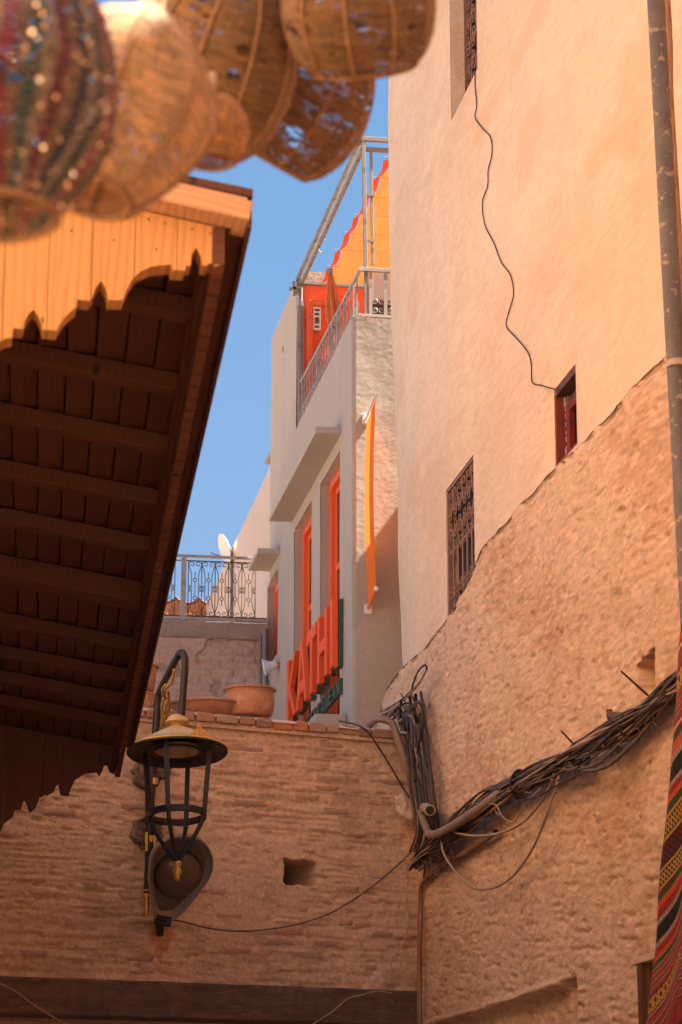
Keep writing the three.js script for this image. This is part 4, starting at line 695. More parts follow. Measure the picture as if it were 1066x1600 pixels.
  // planks and joists of the underside
  const sy = l => yb + 0.155 + SL * l;
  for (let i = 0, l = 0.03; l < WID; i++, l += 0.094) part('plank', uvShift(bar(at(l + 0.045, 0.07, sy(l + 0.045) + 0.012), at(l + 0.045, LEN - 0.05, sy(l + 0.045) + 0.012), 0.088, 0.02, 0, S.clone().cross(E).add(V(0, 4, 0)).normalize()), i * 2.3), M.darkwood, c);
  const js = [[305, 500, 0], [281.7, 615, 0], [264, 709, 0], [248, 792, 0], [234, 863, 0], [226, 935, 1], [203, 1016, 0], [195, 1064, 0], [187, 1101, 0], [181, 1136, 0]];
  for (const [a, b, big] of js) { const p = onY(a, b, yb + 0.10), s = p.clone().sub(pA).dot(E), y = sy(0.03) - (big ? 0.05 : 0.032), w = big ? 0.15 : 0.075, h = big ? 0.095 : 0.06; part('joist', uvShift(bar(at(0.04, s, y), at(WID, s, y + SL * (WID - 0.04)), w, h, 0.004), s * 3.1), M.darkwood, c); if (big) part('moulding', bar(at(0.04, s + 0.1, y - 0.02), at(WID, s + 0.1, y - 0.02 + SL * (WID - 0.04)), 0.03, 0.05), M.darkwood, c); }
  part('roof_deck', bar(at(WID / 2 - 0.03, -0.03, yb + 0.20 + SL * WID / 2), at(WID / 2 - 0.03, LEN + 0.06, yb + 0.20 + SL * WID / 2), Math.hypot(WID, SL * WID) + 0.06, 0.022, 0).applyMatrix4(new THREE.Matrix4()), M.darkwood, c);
  const rd = c.children[c.children.length - 1].geometry, ctr = at(WID / 2 - 0.03, 0, yb + 0.20 + SL * WID / 2);
  { const p = rd.attributes.position; for (let i = 0; i < p.count; i++) { const l = V(p.getX(i), 0, p.getZ(i)).sub(V(ctr.x, 0, ctr.z)).dot(S); p.setY(i, p.getY(i) + SL * l); } rd.computeVertexNormals(); }
}

// ---------------------------------------------------------------- woven lampshades near the viewer
function weave(prof, o) {       // rings of flat straw on a turned outline; gaps where the straw is missing
  const { pitch, w, th = 0.0016, gap = 0.1, seg = 88, oct = 0, col, jit = 0.3, sd = 1, gapF = 9, gapY = 40 } = o;
  const L = []; let s = 0; for (let i = 0; i < prof.length; i++) { if (i) s += Math.hypot(prof[i][0] - prof[i - 1][0], prof[i][1] - prof[i - 1][1]); L.push(s); }
  const rT = prof.map((p, i) => [L[i], p[0]]), yT = prof.map((p, i) => [L[i], p[1]]), n = Math.floor(s / pitch), pos = [], colr = [], idx = [];
  for (let i = 0; i < n; i++) {
    const s0 = (i + 0.5) * pitch;
    let open = false;
    for (let j = 0; j <= seg; j++) {
      const A = j / seg * Math.PI * 2, jj = j % seg, ww = w * (0.75 + 0.5 * hash(i * 13 + sd, jj)), off = pitch * jit * n3(Math.cos(A) * 2 + sd, Math.sin(A) * 2, i * 0.37), out = 0.0018 * ((i + (jj >> 1)) % 2 ? 1 : -1) + 0.002 * n3(Math.cos(A) * 3, Math.sin(A) * 3, i * 0.5 + sd);
      const gp = 0.5 + 0.9 * n3(Math.cos(A) * gapF * 0.3 + sd * 3, Math.sin(A) * gapF * 0.3, s0 * gapY); const miss = hash(i * 7 + sd, jj * 3 + 1) < gap * smooth(0.62, 1.0, gp) * 1.6;
      const om = oct ? 1 / Math.cos(((A % (2 * Math.PI / oct)) - Math.PI / oct)) * Math.cos(Math.PI / oct) * 0.5 + 0.5 : 1;
      const ring = [];
      for (const [ds, dr] of [[-ww / 2, out], [-ww / 2, out + th], [ww / 2, out + th], [ww / 2, out]]) { const q = clamp(s0 + off + ds, 0, s), r = (interp(rT, q) + dr) * om, y = interp(yT, q); ring.push(pos.length / 3); pos.push(r * Math.cos(A), y, r * Math.sin(A)); const cc = col(A, q / s, hash(i * 3 + sd, jj >> 2)); colr.push(...cc); }
      if (open && !miss) { const a = ring[0] - 4; for (let k = 0; k < 4; k++) { const k2 = (k + 1) % 4; idx.push(a + k, ring[0] + k, ring[0] + k2, a + k, ring[0] + k2, a + k2); } }
      open = !miss;
    }
  }
  const g = new THREE.BufferGeometry(); g.setAttribute('position', new THREE.Float32BufferAttribute(pos, 3)); g.setAttribute('color', new THREE.Float32BufferAttribute(colr, 3)); g.setAttribute('uv', new THREE.Float32BufferAttribute(new Float32Array(pos.length / 3 * 2), 2)); g.setIndex(idx); g.computeVertexNormals(); return g;
}
const strawM = new THREE.MeshPhysicalMaterial({ vertexColors: true, roughness: 0.75, transmission: 0.48, thickness: 0, side: THREE.DoubleSide });
const ribM = worn([0.20, 0.10, 0.035], [0.30, 0.16, 0.06], 0.2, 0.7);
function shade(label, px, py, z, prof, opt, nrib = 0, ribR = 0.004, extra, tip) {
  const c = onZ(px, py, z), k = onZ(px + 1, py, z).distanceTo(c) * 0.985, o = thing('woven_lampshade', label, 'lampshade', [c.x, c.y, c.z], 'woven lampshades hanging overhead');
  delete o.userData.group; o.userData.group = 'woven lampshades hanging overhead';
  const P = prof.map(([r, y]) => [r * k, -(y - py) * k * 1.09]);
  const add = (n, g, m, e) => { const q = new THREE.Mesh(g, m); q.name = n; q.castShadow = q.receiveShadow = true; o.add(q); if (e) Object.assign(q.userData, e); return q; };
  add('weave', weave(P, opt), strawM, { kind: 'stuff' });
  for (let i = 0; i < nrib; i++) { const A = (i + 0.0) / nrib * Math.PI * 2; add('rib', tube(P.map(([r, y]) => V((r + 0.003) * Math.cos(A), y, (r + 0.003) * Math.sin(A))), ribR, 36, 6), ribM); }
  for (const i of [0, P.length - 1]) { const pts = []; for (let a = 0; a <= 48; a++) pts.push(V(P[i][0] * Math.cos(a * Math.PI / 24), P[i][1], P[i][0] * Math.sin(a * Math.PI / 24))); add('rim', tube(pts, 0.005, 60, 6), ribM); }
  if (tip) { o.rotation.set(...tip); const t = V(0, P[0][1], 0).applyEuler(o.rotation), u = t.clone().add(V(0, 0.7, 0)), iq = o.quaternion.clone().invert(); add('cord', rod(t.applyQuaternion(iq), u.applyQuaternion(iq), 0.006, 8), M.cablePale); }
  else add('cord', rod(V(0, P[0][1], 0), V(0, P[0][1] + (py === 205 ? 0.04 : 0.7), 0), 0.006, 8), M.cablePale);
  add('hanger', [0, 1].map(i => rod(V(-P[0][0] * (i ? 0 : 1), P[0][1], -P[0][0] * (i ? 1 : 0)), V(P[0][0] * (i ? 0 : 1), P[0][1], P[0][0] * (i ? 1 : 0)), 0.003, 6)).reduce((a, b) => mergeGeometries([a, b])), ribM);
  if (extra) extra(o, P, add);
  return o;
}
const straw = (base, v) => (A, t, h) => { const k = 0.75 + 0.5 * h + 0.12 * Math.sin(A * 9 + t * 14); return [base[0] * k + v * h, base[1] * k + v * h * 0.7, base[2] * k + v * 0.4 * h]; };
const rags = (A, t, h) => {
  const T = [[0.52, 0.34, 0.18], [0.02, 0.025, 0.02], [0.42, 0.24, 0.11], [0.55, 0.03, 0.12], [0.50, 0.32, 0.17], [0.02, 0.06, 0.04], [0.60, 0.46, 0.30], [0.04, 0.03, 0.09], [0.45, 0.26, 0.12], [0.30, 0.02, 0.04], [0.58, 0.42, 0.26], [0.05, 0.16, 0.11], [0.38, 0.20, 0.09], [0.40, 0.02, 0.05]];
  const i = Math.floor((A / (2 * Math.PI)) * 56 + 0.3 * Math.sin(t * 9 + A * 3)), c = T[(i % T.length + T.length) % T.length], k = 0.30 + 0.42 * h; return [c[0] * k, c[1] * k, c[2] * k];
};
shade('big lampshade of coloured rag stripes and sequins, nearest at the left edge', -6, 150, -2.45, [[70, -95], [120, -55], [160, 10], [182, 75], [192, 150], [182, 215], [155, 270], [122, 308], [108, 322], [104, 338]], { pitch: 0.0048, w: 0.0044, gap: 0.12, seg: 224, col: rags, sd: 3, jit: 0.35 }, 0, 0, (o, P, add) => {
  const rT = P.map(p => [-p[1], p[0]]), g = []; for (let i = 0; i < 520; i++) { const y = rr(P[P.length - 1][1], P[0][1]), A = rr(0, Math.PI * 2), r = interp(rT, -y) + 0.006, s = new THREE.CircleGeometry(rr(0.0016, 0.0032), 7); s.rotateX(rr(-0.9, 0.9)).rotateY(rr(-0.9, 0.9)).rotateY(Math.PI / 2 - A).translate(r * Math.cos(A), y, r * Math.sin(A)); g.push(s); }
  const q = add('sequins', mergeGeometries(g), new THREE.MeshStandardMaterial({ color: 0xf3e6d0, roughness: 0.15, metalness: 1, side: THREE.DoubleSide }), { kind: 'stuff' });
});
shade('pale straw onion shaped lampshade with dark ribs beside the striped one', 192, 150, -3.0, [[10, -60], [14, -10], [40, 15], [82, 45], [122, 85], [148, 130], [153, 165], [144, 212], [124, 256], [106, 284], [86, 306], [66, 322]], { pitch: 0.0030, w: 0.0029, gap: 0.015, seg: 120, oct: 8, col: straw([0.60, 0.40, 0.19], 0.12), sd: 5, jit: 0.4 }, 8, 0.0032, null, [-0.12, 0, -0.26]);
shade('small amber straw lampshade between the pale one and the dark ones', 332, 205, -3.35, [[10, 152], [34, 160], [50, 182], [55, 210], [48, 236], [36, 250]], { pitch: 0.0031, w: 0.0031, gap: 0.0, seg: 72, col: straw([0.55, 0.27, 0.07], 0.1), sd: 6 }, 6, 0.002);
shade('dark brown woven lampshade with open holes behind the pale one', 336, 105, -3.7, [[15, -30], [68, -18], [105, 22], [124, 80], [126, 130], [114, 178], [95, 208], [80, 222]], { pitch: 0.0045, w: 0.0042, gap: 0.34, seg: 96, col: straw([0.26, 0.13, 0.035], 0.05), sd: 8, gapF: 8 }, 10, 0.003, null, [0.45, 0, -0.25]);
shade('dark brown woven lampshade lowest of the overlapping pair on the right', 448, 148, -3.95, [[15, 20], [66, 30], [106, 66], [130, 125], [130, 180], [112, 222], [92, 240]], { pitch: 0.0050, w: 0.0046, gap: 0.4, seg: 100, col: straw([0.23, 0.11, 0.03], 0.05), sd: 11, gapF: 6, gapY: 26 }, 10, 0.003, null, [0.5, 0, -0.45]);
shade('dark brown woven lampshade topmost on the right, cut by the upper edge', 560, 0, -3.5, [[15, -110], [65, -100], [102, -62], [116, 0], [112, 45], [96, 82], [80, 98]], { pitch: 0.0045, w: 0.0042, gap: 0.3, seg: 96, col: straw([0.23, 0.11, 0.03], 0.05), sd: 14, gapF: 7 }, 10, 0.003, null, [0.6, 0, 0.2]);

// ---------------------------------------------------------------- lantern on its gooseneck
{
  const D = 0.78, c0 = onFW(277, 1174, D), k = onFW(278, 1174, D).distanceTo(c0) * 0.985;
  const o = thing('wall_lantern', 'black and gold street lantern on a gooseneck arm against the brick wall', 'lantern', [c0.x, c0.y, c0.z]);
  const RT = FWD.clone().negate();
  part('pole', [tube([[230, 1396, 0.09], [234.5, 1300, 0.09], [239, 1200, 0.09], [245, 1120, 0.09], [246.5, 1096, 0.09], [250, 1080, 0.13], [262, 1055, 0.37], [276, 1029, 0.65], [283, 1019.5, 0.74], [288, 1024, 0.78], [289.5, 1038, 0.79], [286.5, 1080, 0.785], [283, 1126, 0.78]].map(a => onFW(...a)), 5.5 * k, 140, 12)], M.black, o);
  const pole = o.children[o.children.length - 1];
  const wl = (px, py, d) => onFW(px, py, d);
  const band = (px, py, h, r) => rod(wl(px, py + h / 2, 0.09), wl(px + 0.3, py - h / 2, 0.09), r * k, 14);
  part('band', band(240.5, 1221, 10, 6.6), M.gold, pole); part('band', band(236, 1311, 10, 6.8), M.gold, pole);
  part('clamp', [bar(wl(229, 1300, 0.1), wl(229, 1330, 0.1), 4 * k, 4 * k), bar(wl(242, 1306, 0.11), wl(242, 1330, 0.11), 4 * k, 4 * k)], M.gold, pole);
  part('tip', lathe([[0.001, -40], [2.2, -24], [4.5, -14], [3, -10], [6, -4], [6, 0], [3.5, 2], [6, 5], [6, 8]].map(([r, y]) => [r * k, y * k]), 14).translate(...wl(229.8, 1398, 0.09).toArray()), M.gold, pole);
  // gilt scroll under the arm
  const orn = [[[272, 1047, 0.60], [271, 1058, 0.57], [268, 1067, 0.5], [261, 1074, 0.42], [257, 1081, 0.3], [258, 1090, 0.22]], [[263, 1080, 0.3], [264, 1092, 0.25], [260, 1103, 0.2], [257, 1115, 0.15], [255, 1130, 0.1]], [[256, 1092, 0.2], [253, 1104, 0.16], [254, 1118, 0.13], [252, 1136, 0.1]], [[262, 1092, 0.22], [266, 1100, 0.2], [263, 1112, 0.16], [258, 1120, 0.14]], [[259, 1070, 0.38], [254, 1078, 0.3], [255, 1088, 0.24]]];
  part('scroll', orn.flatMap(a => capTube(a.map(q => wl(...q)), 2.3 * k, 24, 7)), M.gold, o);
  // head, tipped a little towards the alley
  const tilt = new THREE.Matrix4().makeRotationAxis(RT, -0.13).multiply(new THREE.Matrix4().makeRotationAxis(FN, -0.035)); tilt.setPosition(c0);
  const hd = g => g.applyMatrix4(tilt), lp = a => a.map(([r, y]) => [r * k, y * k]);
  part('hat', hd(lathe(lp([[4, 56], [9, 55], [14, 51], [18, 44], [18, 42], [10.5, 41], [10, 38], [13, 36], [26, 29], [42, 20], [55, 12], [66, 6], [72, 3], [73.5, 0.5], [72, 0.2]]), 72)), M.hatPaint, o);
  const hat = o.children[o.children.length - 1];
  part('brim', hd(lathe(lp([[73.8, 0.4], [74.2, -2], [72.5, -4], [66, -2], [50, 5], [36, 10], [20, 12], [1, 12]]), 72)), M.black, hat);
  part('edge_band', hd(lathe(lp([[62, 8.6], [68, 5.8], [73.2, 3.2], [74.6, 1.2], [74.2, 0.2]]), 72)), M.gold, hat);
  part('lens', hd(new THREE.CylinderGeometry(34 * k, 32 * k, 5 * k, 40).translate(0, 1.5 * k, 0)), new THREE.MeshStandardMaterial({ color: new THREE.Color().setRGB(0.34, 0.22, 0.13), roughness: 0.25 }), hat);
  part('lens_ring', hd(new THREE.TorusGeometry(34 * k, 2.4 * k, 8, 48).rotateX(Math.PI / 2).translate(0, -0.5 * k, 0)), M.black, hat);
  for (let i = 0; i < 4; i++) {     // pierced crests on the brim
    const sh = new THREE.Shape(); sh.moveTo(-17, 0); sh.quadraticCurveTo(-15, 7, -10, 7); sh.quadraticCurveTo(-10, 13, -5, 13); sh.quadraticCurveTo(-4, 19, 0, 25); sh.quadraticCurveTo(4, 19, 5, 13); sh.quadraticCurveTo(10, 13, 10, 7); sh.quadraticCurveTo(15, 7, 17, 0); sh.closePath();
    for (const [x, y, r] of [[-9, 3.2, 1.8], [9, 3.2, 1.8], [-3, 3.5, 2], [3, 3.5, 2], [0, 9, 2.2], [-5.2, 8.6, 1.5], [5.2, 8.6, 1.5], [0, 15.5, 1.8]]) { const h = new THREE.Path(); h.absarc(x, y, r, 0, Math.PI * 2, true); sh.holes.push(h); }
    const A = 0.42 + i * Math.PI / 2, g = new THREE.ExtrudeGeometry(sh, { depth: 1, bevelEnabled: false, curveSegments: 6 }).scale(k, k, k).rotateX(-0.22).translate(0, 2.6 * k, 67 * k).rotateY(A);
    part('crest', hd(g), M.gold, hat);
  }
  const rY = -96, ring = A => [41 * Math.cos(A), rY, 41 * Math.sin(A)], LP = ([x, y, z]) => V(x * k, y * k, z * k).applyMatrix4(tilt);
  part('ring', hd(lathe(lp([[41.5, rY - 5], [42.5, rY - 4.5], [42.5, rY + 4.5], [41.5, rY + 5], [39, rY + 5], [39, rY - 5], [41.5, rY - 5]]), 56)), M.black, o);
  for (let i = 0; i < 4; i++) {
    const A = 0.42 + i * Math.PI / 2, ca = Math.cos(A), sa = Math.sin(A);
    part('strut', bar(LP([50 * ca, 2, 50 * sa]), LP([41 * ca, rY, 41 * sa]), 7 * k, 5 * k, 0.002), M.black, o);
    part('strut', tube([[41, rY], [38, rY - 12], [26, rY - 34], [12, rY - 54], [4, rY - 68], [3, rY - 72]].map(([r, y]) => LP([r * ca, y, r * sa])), 3.3 * k, 30, 8), M.black, o);
  }
  part('finial', hd(lathe(lp([[0.1, -194], [3, -192], [5, -189], [3.5, -187], [6.5, -182], [7, -178], [4, -174], [5.5, -172], [6.5, -169], [6.5, -165], [3, -164]]), 20)), M.gold, o);
  // cement pads where the pole is fixed, and its thin cable
  for (const [px, py, r] of [[226, 1210, 0.105], [228, 1302, 0.115], [250, 1204, 0.07]]) { const p = fwT(onFW(px, py)), y = onFW(px, py).y; part('cement_pad', grid(steps(0, 1, 1 / 40), steps(0, 1, 0.1), (s, t) => { const A = s * Math.PI * 2, R = r * (1 + 0.30 * n3(Math.cos(A) * 2.5, Math.sin(A) * 2.5, px)) * t; return fw(p + R * Math.cos(A), y + R * Math.sin(A), 0.05 + 0.02 * n3(R * 26 * Math.cos(A), R * 26 * Math.sin(A), py) + 0.01 * n3(R * 70 * Math.cos(A), R * 70 * Math.sin(A), py) - 0.09 * smooth(0.9, 1, t)); }), M.cement ??= plaster([0.19, 0.125, 0.09], [0.13, 0.09, 0.065], { size: 0.6, N: 512, streak: 0, grit: 0.35 }), o); }
  part('cable', tube([[229, 1222, 0.06], [228, 1260, 0.06], [229, 1300, 0.07], [228, 1340, 0.07]].map(q => wl(...q)), 0.006, 30, 5), M.cableDark, o);
}
{ // grey street luminaire seen from below, hung low on the wall
  const N = FN.clone().multiplyScalar(0.86).add(V(-0.10, -0.5, 0)).normalize(), p0 = onFW(252, 1442, 0.16), U = V(0, 1, 0).addScaledVector(N, -N.y).normalize(), R = U.clone().cross(N);
  const o = thing('street_luminaire', 'grey teardrop street luminaire under the lantern, tilted up from the wall', 'luminaire', [p0.x, p0.y, p0.z]);
  const loc = (px, py) => { const p = onP(px, py, p0, N).sub(p0); return new THREE.Vector2(p.dot(R), p.dot(U)); }, B = new THREE.Matrix4().makeBasis(R, U, N).setPosition(p0);
  const out = new THREE.SplineCurve([[233, 1380], [235, 1348], [243, 1327], [257, 1314], [276, 1307], [298, 1307], [318, 1315], [330, 1331], [334, 1350], [329, 1371], [314, 1393], [294, 1418], [274, 1437], [262, 1441], [245, 1438], [238, 1412], [233, 1380]].map(a => loc(...a))).getPoints(90);
  const ctr = loc(281, 1371), inset = (k, c = ctr) => out.map(p => [lerp(c.x, p.x, k), lerp(c.y, p.y, k)]);
  const shell = worn([0.30, 0.245, 0.205], [0.25, 0.20, 0.165], 0.5, 0.55, 0.1), dk = worn([0.115, 0.085, 0.066], [0.09, 0.066, 0.05], 0.4, 0.6);
  const oy = p => p.map(q => Array.isArray(q) ? q : [q.x, q.y]);
  // hull behind, a raised skirt round the edge
  const rings = [[1.0, 0.0], [1.01, -0.012], [0.99, -0.05], [0.9, -0.10], [0.7, -0.14], [0.35, -0.16], [0.01, -0.165]];
  part('hull', grid(out.map((_, i) => i), rings.map((_, i) => i), (i, j) => { const p = out[Math.round(i)], [s, z] = rings[Math.round(j)]; return V(lerp(ctr.x, p.x, s), lerp(ctr.y, p.y, s), z); }).applyMatrix4(B), shell, o);
  const sk = [[1.0, 0.0], [0.985, 0.004], [0.96, 0.0], [0.86, -0.05], [0.80, -0.055]];
  part('skirt', grid(out.map((_, i) => i), sk.map((_, i) => i), (i, j) => { const p = out[Math.round(i)], [s, z] = sk[Math.round(j)]; return V(lerp(ctr.x, p.x, s), lerp(ctr.y, p.y, s), z); }).applyMatrix4(B), shell, o);
  part('tray', ext(oy(inset(0.82)), 0.004).translate(0, 0, -0.055).applyMatrix4(B), dk, o);
  const rx = loc(317, 1371).x - ctr.x, ry = loc(281, 1335).y - ctr.y;
  const bowl = new THREE.SphereGeometry(1, 40, 14, 0, Math.PI * 2, 0, Math.PI / 2).rotateX(Math.PI / 2).scale(rx, ry, 0.075).translate(ctr.x, ctr.y, -0.046).applyMatrix4(B);
  part('bowl', bowl, new THREE.MeshPhysicalMaterial({ color: new THREE.Color().setRGB(0.10, 0.068, 0.045), roughness: 0.32, clearcoat: 0.5, clearcoatRoughness: 0.3 }), o);
  part('gasket', new THREE.TorusGeometry(1, 0.03, 8, 48).scale(rx * 1.02, ry * 1.02, 0.12).translate(ctr.x, ctr.y, -0.046).applyMatrix4(B), M.black, o);
  const a = onFW(250, 1440, 0.12), b = onFW(250, 1458, 0.0);
  part('bracket', [rod(a, b, 0.032, 12, 0.026), bar(onFW(243, 1436, 0.16), onFW(266, 1441, 0.16), 0.05, 0.06, 0.006)], M.black, o);
  for (const [px, py] of [[247, 1434], [256, 1437]]) { const q = onFW(px, py, 0.2); part('bolt', rod(q, q.clone().addScaledVector(N, 0.015), 0.012, 6), M.black, o); }
}

// ---------------------------------------------------------------- cables
const mPx = (z) => z / 3880;
{
  const b = thing('cable_bundle', 'thick tangled bundle of brown cables sagging along the rough right wall', 'cable bundle', [XR - 0.08, 3, -13]);
  const path = [[1090, 1050, 24], [1060, 1074, 24], [1040, 1092, 24], [1000, 1124, 19], [960, 1148, 17], [920, 1170, 16], [880, 1192, 16], [840, 1212, 20], [800, 1234, 24], [760, 1260, 27], [720, 1288, 26], [692, 1312, 22], [668, 1330, 12], [652, 1350, 10]];
  const mats = [M.cable, M.cableDark, M.cable, M.cablePale, M.cable, M.cableDark];
  for (let i = 0; i < 64; i++) {
    const ph = rr(0, 6.28), tw = rr(-2.2, 2.2), rad = Math.sqrt(rnd()), r = i % 5 ? rr(0.003, 0.0065) : rr(0.007, 0.0105), w2 = rr(0, 6), a0 = i % 7 === 0 ? 3 : 0, a1 = i % 5 === 0 ? path.length - 2 : path.length;
    const pts = path.slice(a0, a1).map(([x, y, h], j) => { const A = ph + tw * j / 4, p = onX(x, y, XR - 0.07), m = mPx(-p.z) * h * 0.78; return V(XR - 0.045 - 0.05 * (1 + rad * Math.cos(A)) * 0.8 - 0.01 * Math.sin(w2 + j), p.y + m * rad * Math.sin(A) + m * 0.34 * Math.sin(w2 * 2 + j * (1.4 + (i % 5) * 0.25)), p.z + 0.04 * Math.sin(w2 + j * 2.3)); });
    part('cable', tube(pts, r, 90, 6), mats[i % 6], b);
  }
  // loops that hang out of the bundle
  const loops = [[[[690, 1306], [693, 1332], [712, 1362], [738, 1386], [768, 1388], [800, 1370], [830, 1330], [850, 1285], [866, 1240], [878, 1205], [905, 1185], [935, 1172]], 0.008, M.cablePale], [[[701, 1294], [716, 1302], [745, 1306], [780, 1302], [815, 1286], [842, 1258], [858, 1232], [868, 1206]], 0.0085, M.cablePale], [[[735, 1255], [760, 1256], [775, 1258], [785, 1276], [797, 1284], [806, 1282], [820, 1256], [846, 1232]], 0.005, M.cablePale], [[[880, 1192], [915, 1204], [950, 1196], [985, 1166], [1020, 1128], [1046, 1098]], 0.010, M.cable], [[[870, 1200], [890, 1203], [930, 1195], [962, 1168], [1000, 1130]], 0.008, M.cable]];
  for (const [pts, r, m] of loops) part('cable', tube(pts.map(([x, y], i) => onX(x, y, XR - 0.10 - 0.03 * Math.sin(i))), r, 90, 6), m, b);
  // strands that have worked loose, and dark tape wrapped round the bundle
  for (let i = 0; i < 14; i++) { const j0 = Math.floor(rr(1, 7)), s = rr(-14, 10), d = rr(8, 26), pts = []; for (let u = 0; u <= 6; u++) { const k = j0 + u * 0.75, j = Math.min(path.length - 2, Math.floor(k)), f = Math.min(1, k - j); pts.push(onX(lerp(path[j][0], path[j + 1][0], f), lerp(path[j][1], path[j + 1][1], f) + s + d * Math.sin(Math.PI * u / 6) * (i % 3 ? 1 : -0.6) + rr(-4, 4), XR - 0.11 - 0.03 * Math.sin(u + i))); } part('cable', tube(pts, rr(0.0028, 0.006), 60, 5), mats[i % 6], b); }
  for (const [x, y, r] of [[985, 1133, 19], [905, 1178, 17], [812, 1226, 22]]) { const loop = []; for (let k = 0; k <= 12; k++) { const A = k / 12 * Math.PI * 2, p = onX(x, y, XR - 0.075), m = mPx(-p.z) * r; loop.push(V(p.x - 0.05 * Math.cos(A), p.y + m * Math.sin(A), p.z + 0.01 * Math.sin(A * 2))); } part('tape', [tube(loop, 0.009, 40, 6), tube(loop.map(q => q.clone().add(V(0, 0.004, 0.016))), 0.009, 40, 6)], M.dark, b); }
  // frayed ends
  for (let i = 0; i < 46; i++) { const k = rr(0.5, path.length - 3), j = Math.floor(k), x = lerp(path[j][0], path[j + 1][0], k - j), y = lerp(path[j][1], path[j + 1][1], k - j) + rr(-16, 18), a = rr(0, 6.28), l = rr(8, 26); part('loose_end', tube([[0, 0], [0.5, 0.35], [1, 0.2]].map(([u, v]) => onX(x + l * (u * Math.cos(a) - v * Math.sin(a)), y + l * (u * Math.sin(a) + v * Math.cos(a)) + 4 * u, XR - 0.09 - 0.05 * u * rnd())), rr(0.0025, 0.0045), 8, 4), mats[i % 6], b); }
  for (const [x, y, n] of [[962, 1155, 9], [700, 1320, 14], [680, 1335, 16]]) for (let i = 0; i < n; i++) { const a = rr(0.6, 2.6), l = rr(14, 46); part('loose_end', tube([0, 0.35, 0.7, 1].map(u => onX(x + 8 * (rnd() - 0.5) + l * u * Math.cos(a) * 0.5 + 4 * Math.sin(u * 5 + i), y + l * u * Math.sin(a), XR - 0.08 - 0.03 * Math.sin(u * 4 + i))), rr(0.002, 0.004), 10, 4), mats[i % 6], b); }
}
{ // cables climbing the corner and coiled at its top
  const b = thing('cable_coil', 'upright skein of cables with a tall loop in the corner above the bend', 'cable coil', [XR - 0.1, 4, -16]);
  const cp = (x, y, d = 0.1) => onX(x, y, XR - d);
  const mats = [M.cable, M.cableDark, M.cablePale, M.cable, M.cableDark];
  for (let i = 0; i < 17; i++) { const f = i / 16, x0 = lerp(628, 664, f), x1 = lerp(655, 690, f), s = rr(-5, 5), yt = rr(1078, 1130); part('cable', tube([cp(x0 - 8 + s, yt, 0.05 + 0.1 * rnd()), cp(x0 - 2, yt + 26, 0.07), cp(lerp(x0, x1, 0.2) + s * 0.6, 1180, 0.08 + 0.05 * rnd()), cp(lerp(x0, x1, 0.55) - s * 0.3, 1240, 0.08 + 0.05 * rnd()), cp(x1 - 6 + s * 0.5, 1296, 0.08), cp(x1 - 14, 1330, 0.07)], rr(0.006, 0.0115), 50, 6), mats[i % 5], b); }
  const Ls = [[[598, 1124], [615, 1104], [636, 1086], [652, 1070], [664, 1052], [667, 1042], [662, 1040], [652, 1052], [644, 1075], [640, 1105], [637, 1150], [640, 1200]], [[602, 1122], [622, 1102], [641, 1084], [655, 1067], [666, 1048]], [[646, 1108], [651, 1097], [658, 1097], [663, 1106], [662, 1130], [656, 1160], [652, 1200]], [[640, 1112], [648, 1100], [656, 1100], [660, 1112], [657, 1150], [650, 1190]], [[608, 1120], [622, 1108], [634, 1106], [642, 1116], [644, 1150], [648, 1200], [660, 1260]], [[600, 1126], [615, 1116], [628, 1115], [636, 1130], [640, 1165], [650, 1220]], [[588, 1118], [606, 1112], [625, 1100], [632, 1112]], [[594, 1117], [612, 1104], [630, 1094]]];
  Ls.forEach((l, i) => part('cable', tube(l.map(([x, y]) => cp(x, y, 0.11 + 0.02 * Math.sin(x + i))), i < 2 ? 0.007 : 0.010, 60, 6), mats[(i + 1) % 5], b));
  for (let i = 0; i < 12; i++) { const x = rr(600, 640), y = rr(1098, 1124); part('cable', tube([cp(x - 10, y + rr(4, 12)), cp(x, y), cp(x + rr(6, 14), y + rr(-4, 8)), cp(x + rr(14, 20), y + rr(8, 26))], rr(0.006, 0.011), 16, 6), mats[i % 5], b); }
  for (const [x, y, x2, y2] of [[655, 1335, 662, 1372], [648, 1320, 640, 1360], [668, 1340, 655, 1360]]) part('cable', tube([cp(x, y), cp((x + x2) / 2 + 5, (y + y2) / 2), cp(x2, y2)], 0.007, 14, 5), M.cableDark, b);
}
{ // fat conduit bent over the wall and down into the corner
  const o = thing('bent_conduit', 'thick grey brown plastic conduit bent over the brick wall into the corner', 'conduit', [XR - 0.3, 3.6, -16]);
  const pts = [onFW(574, 1136, -0.1), onFW(583, 1127, 0.02), onFW(592, 1123, 0.1), onFW(606, 1126, 0.13), onFW(613, 1131, 0.14), onFW(618, 1143, 0.14), onFW(632, 1185, 0.14), onFW(650, 1243, 0.15), onX(666, 1292, XR - 0.13), onX(669, 1301, XR - 0.13), onX(677, 1304, XR - 0.14), onX(690, 1300, XR - 0.145), onX(715, 1286, XR - 0.15), onX(745, 1266, XR - 0.14), onX(775, 1244, XR - 0.11), onX(800, 1226, XR - 0.07)];
  part('pipe', tube(pts, 0.027, 150, 14), M.conduit, o);
}
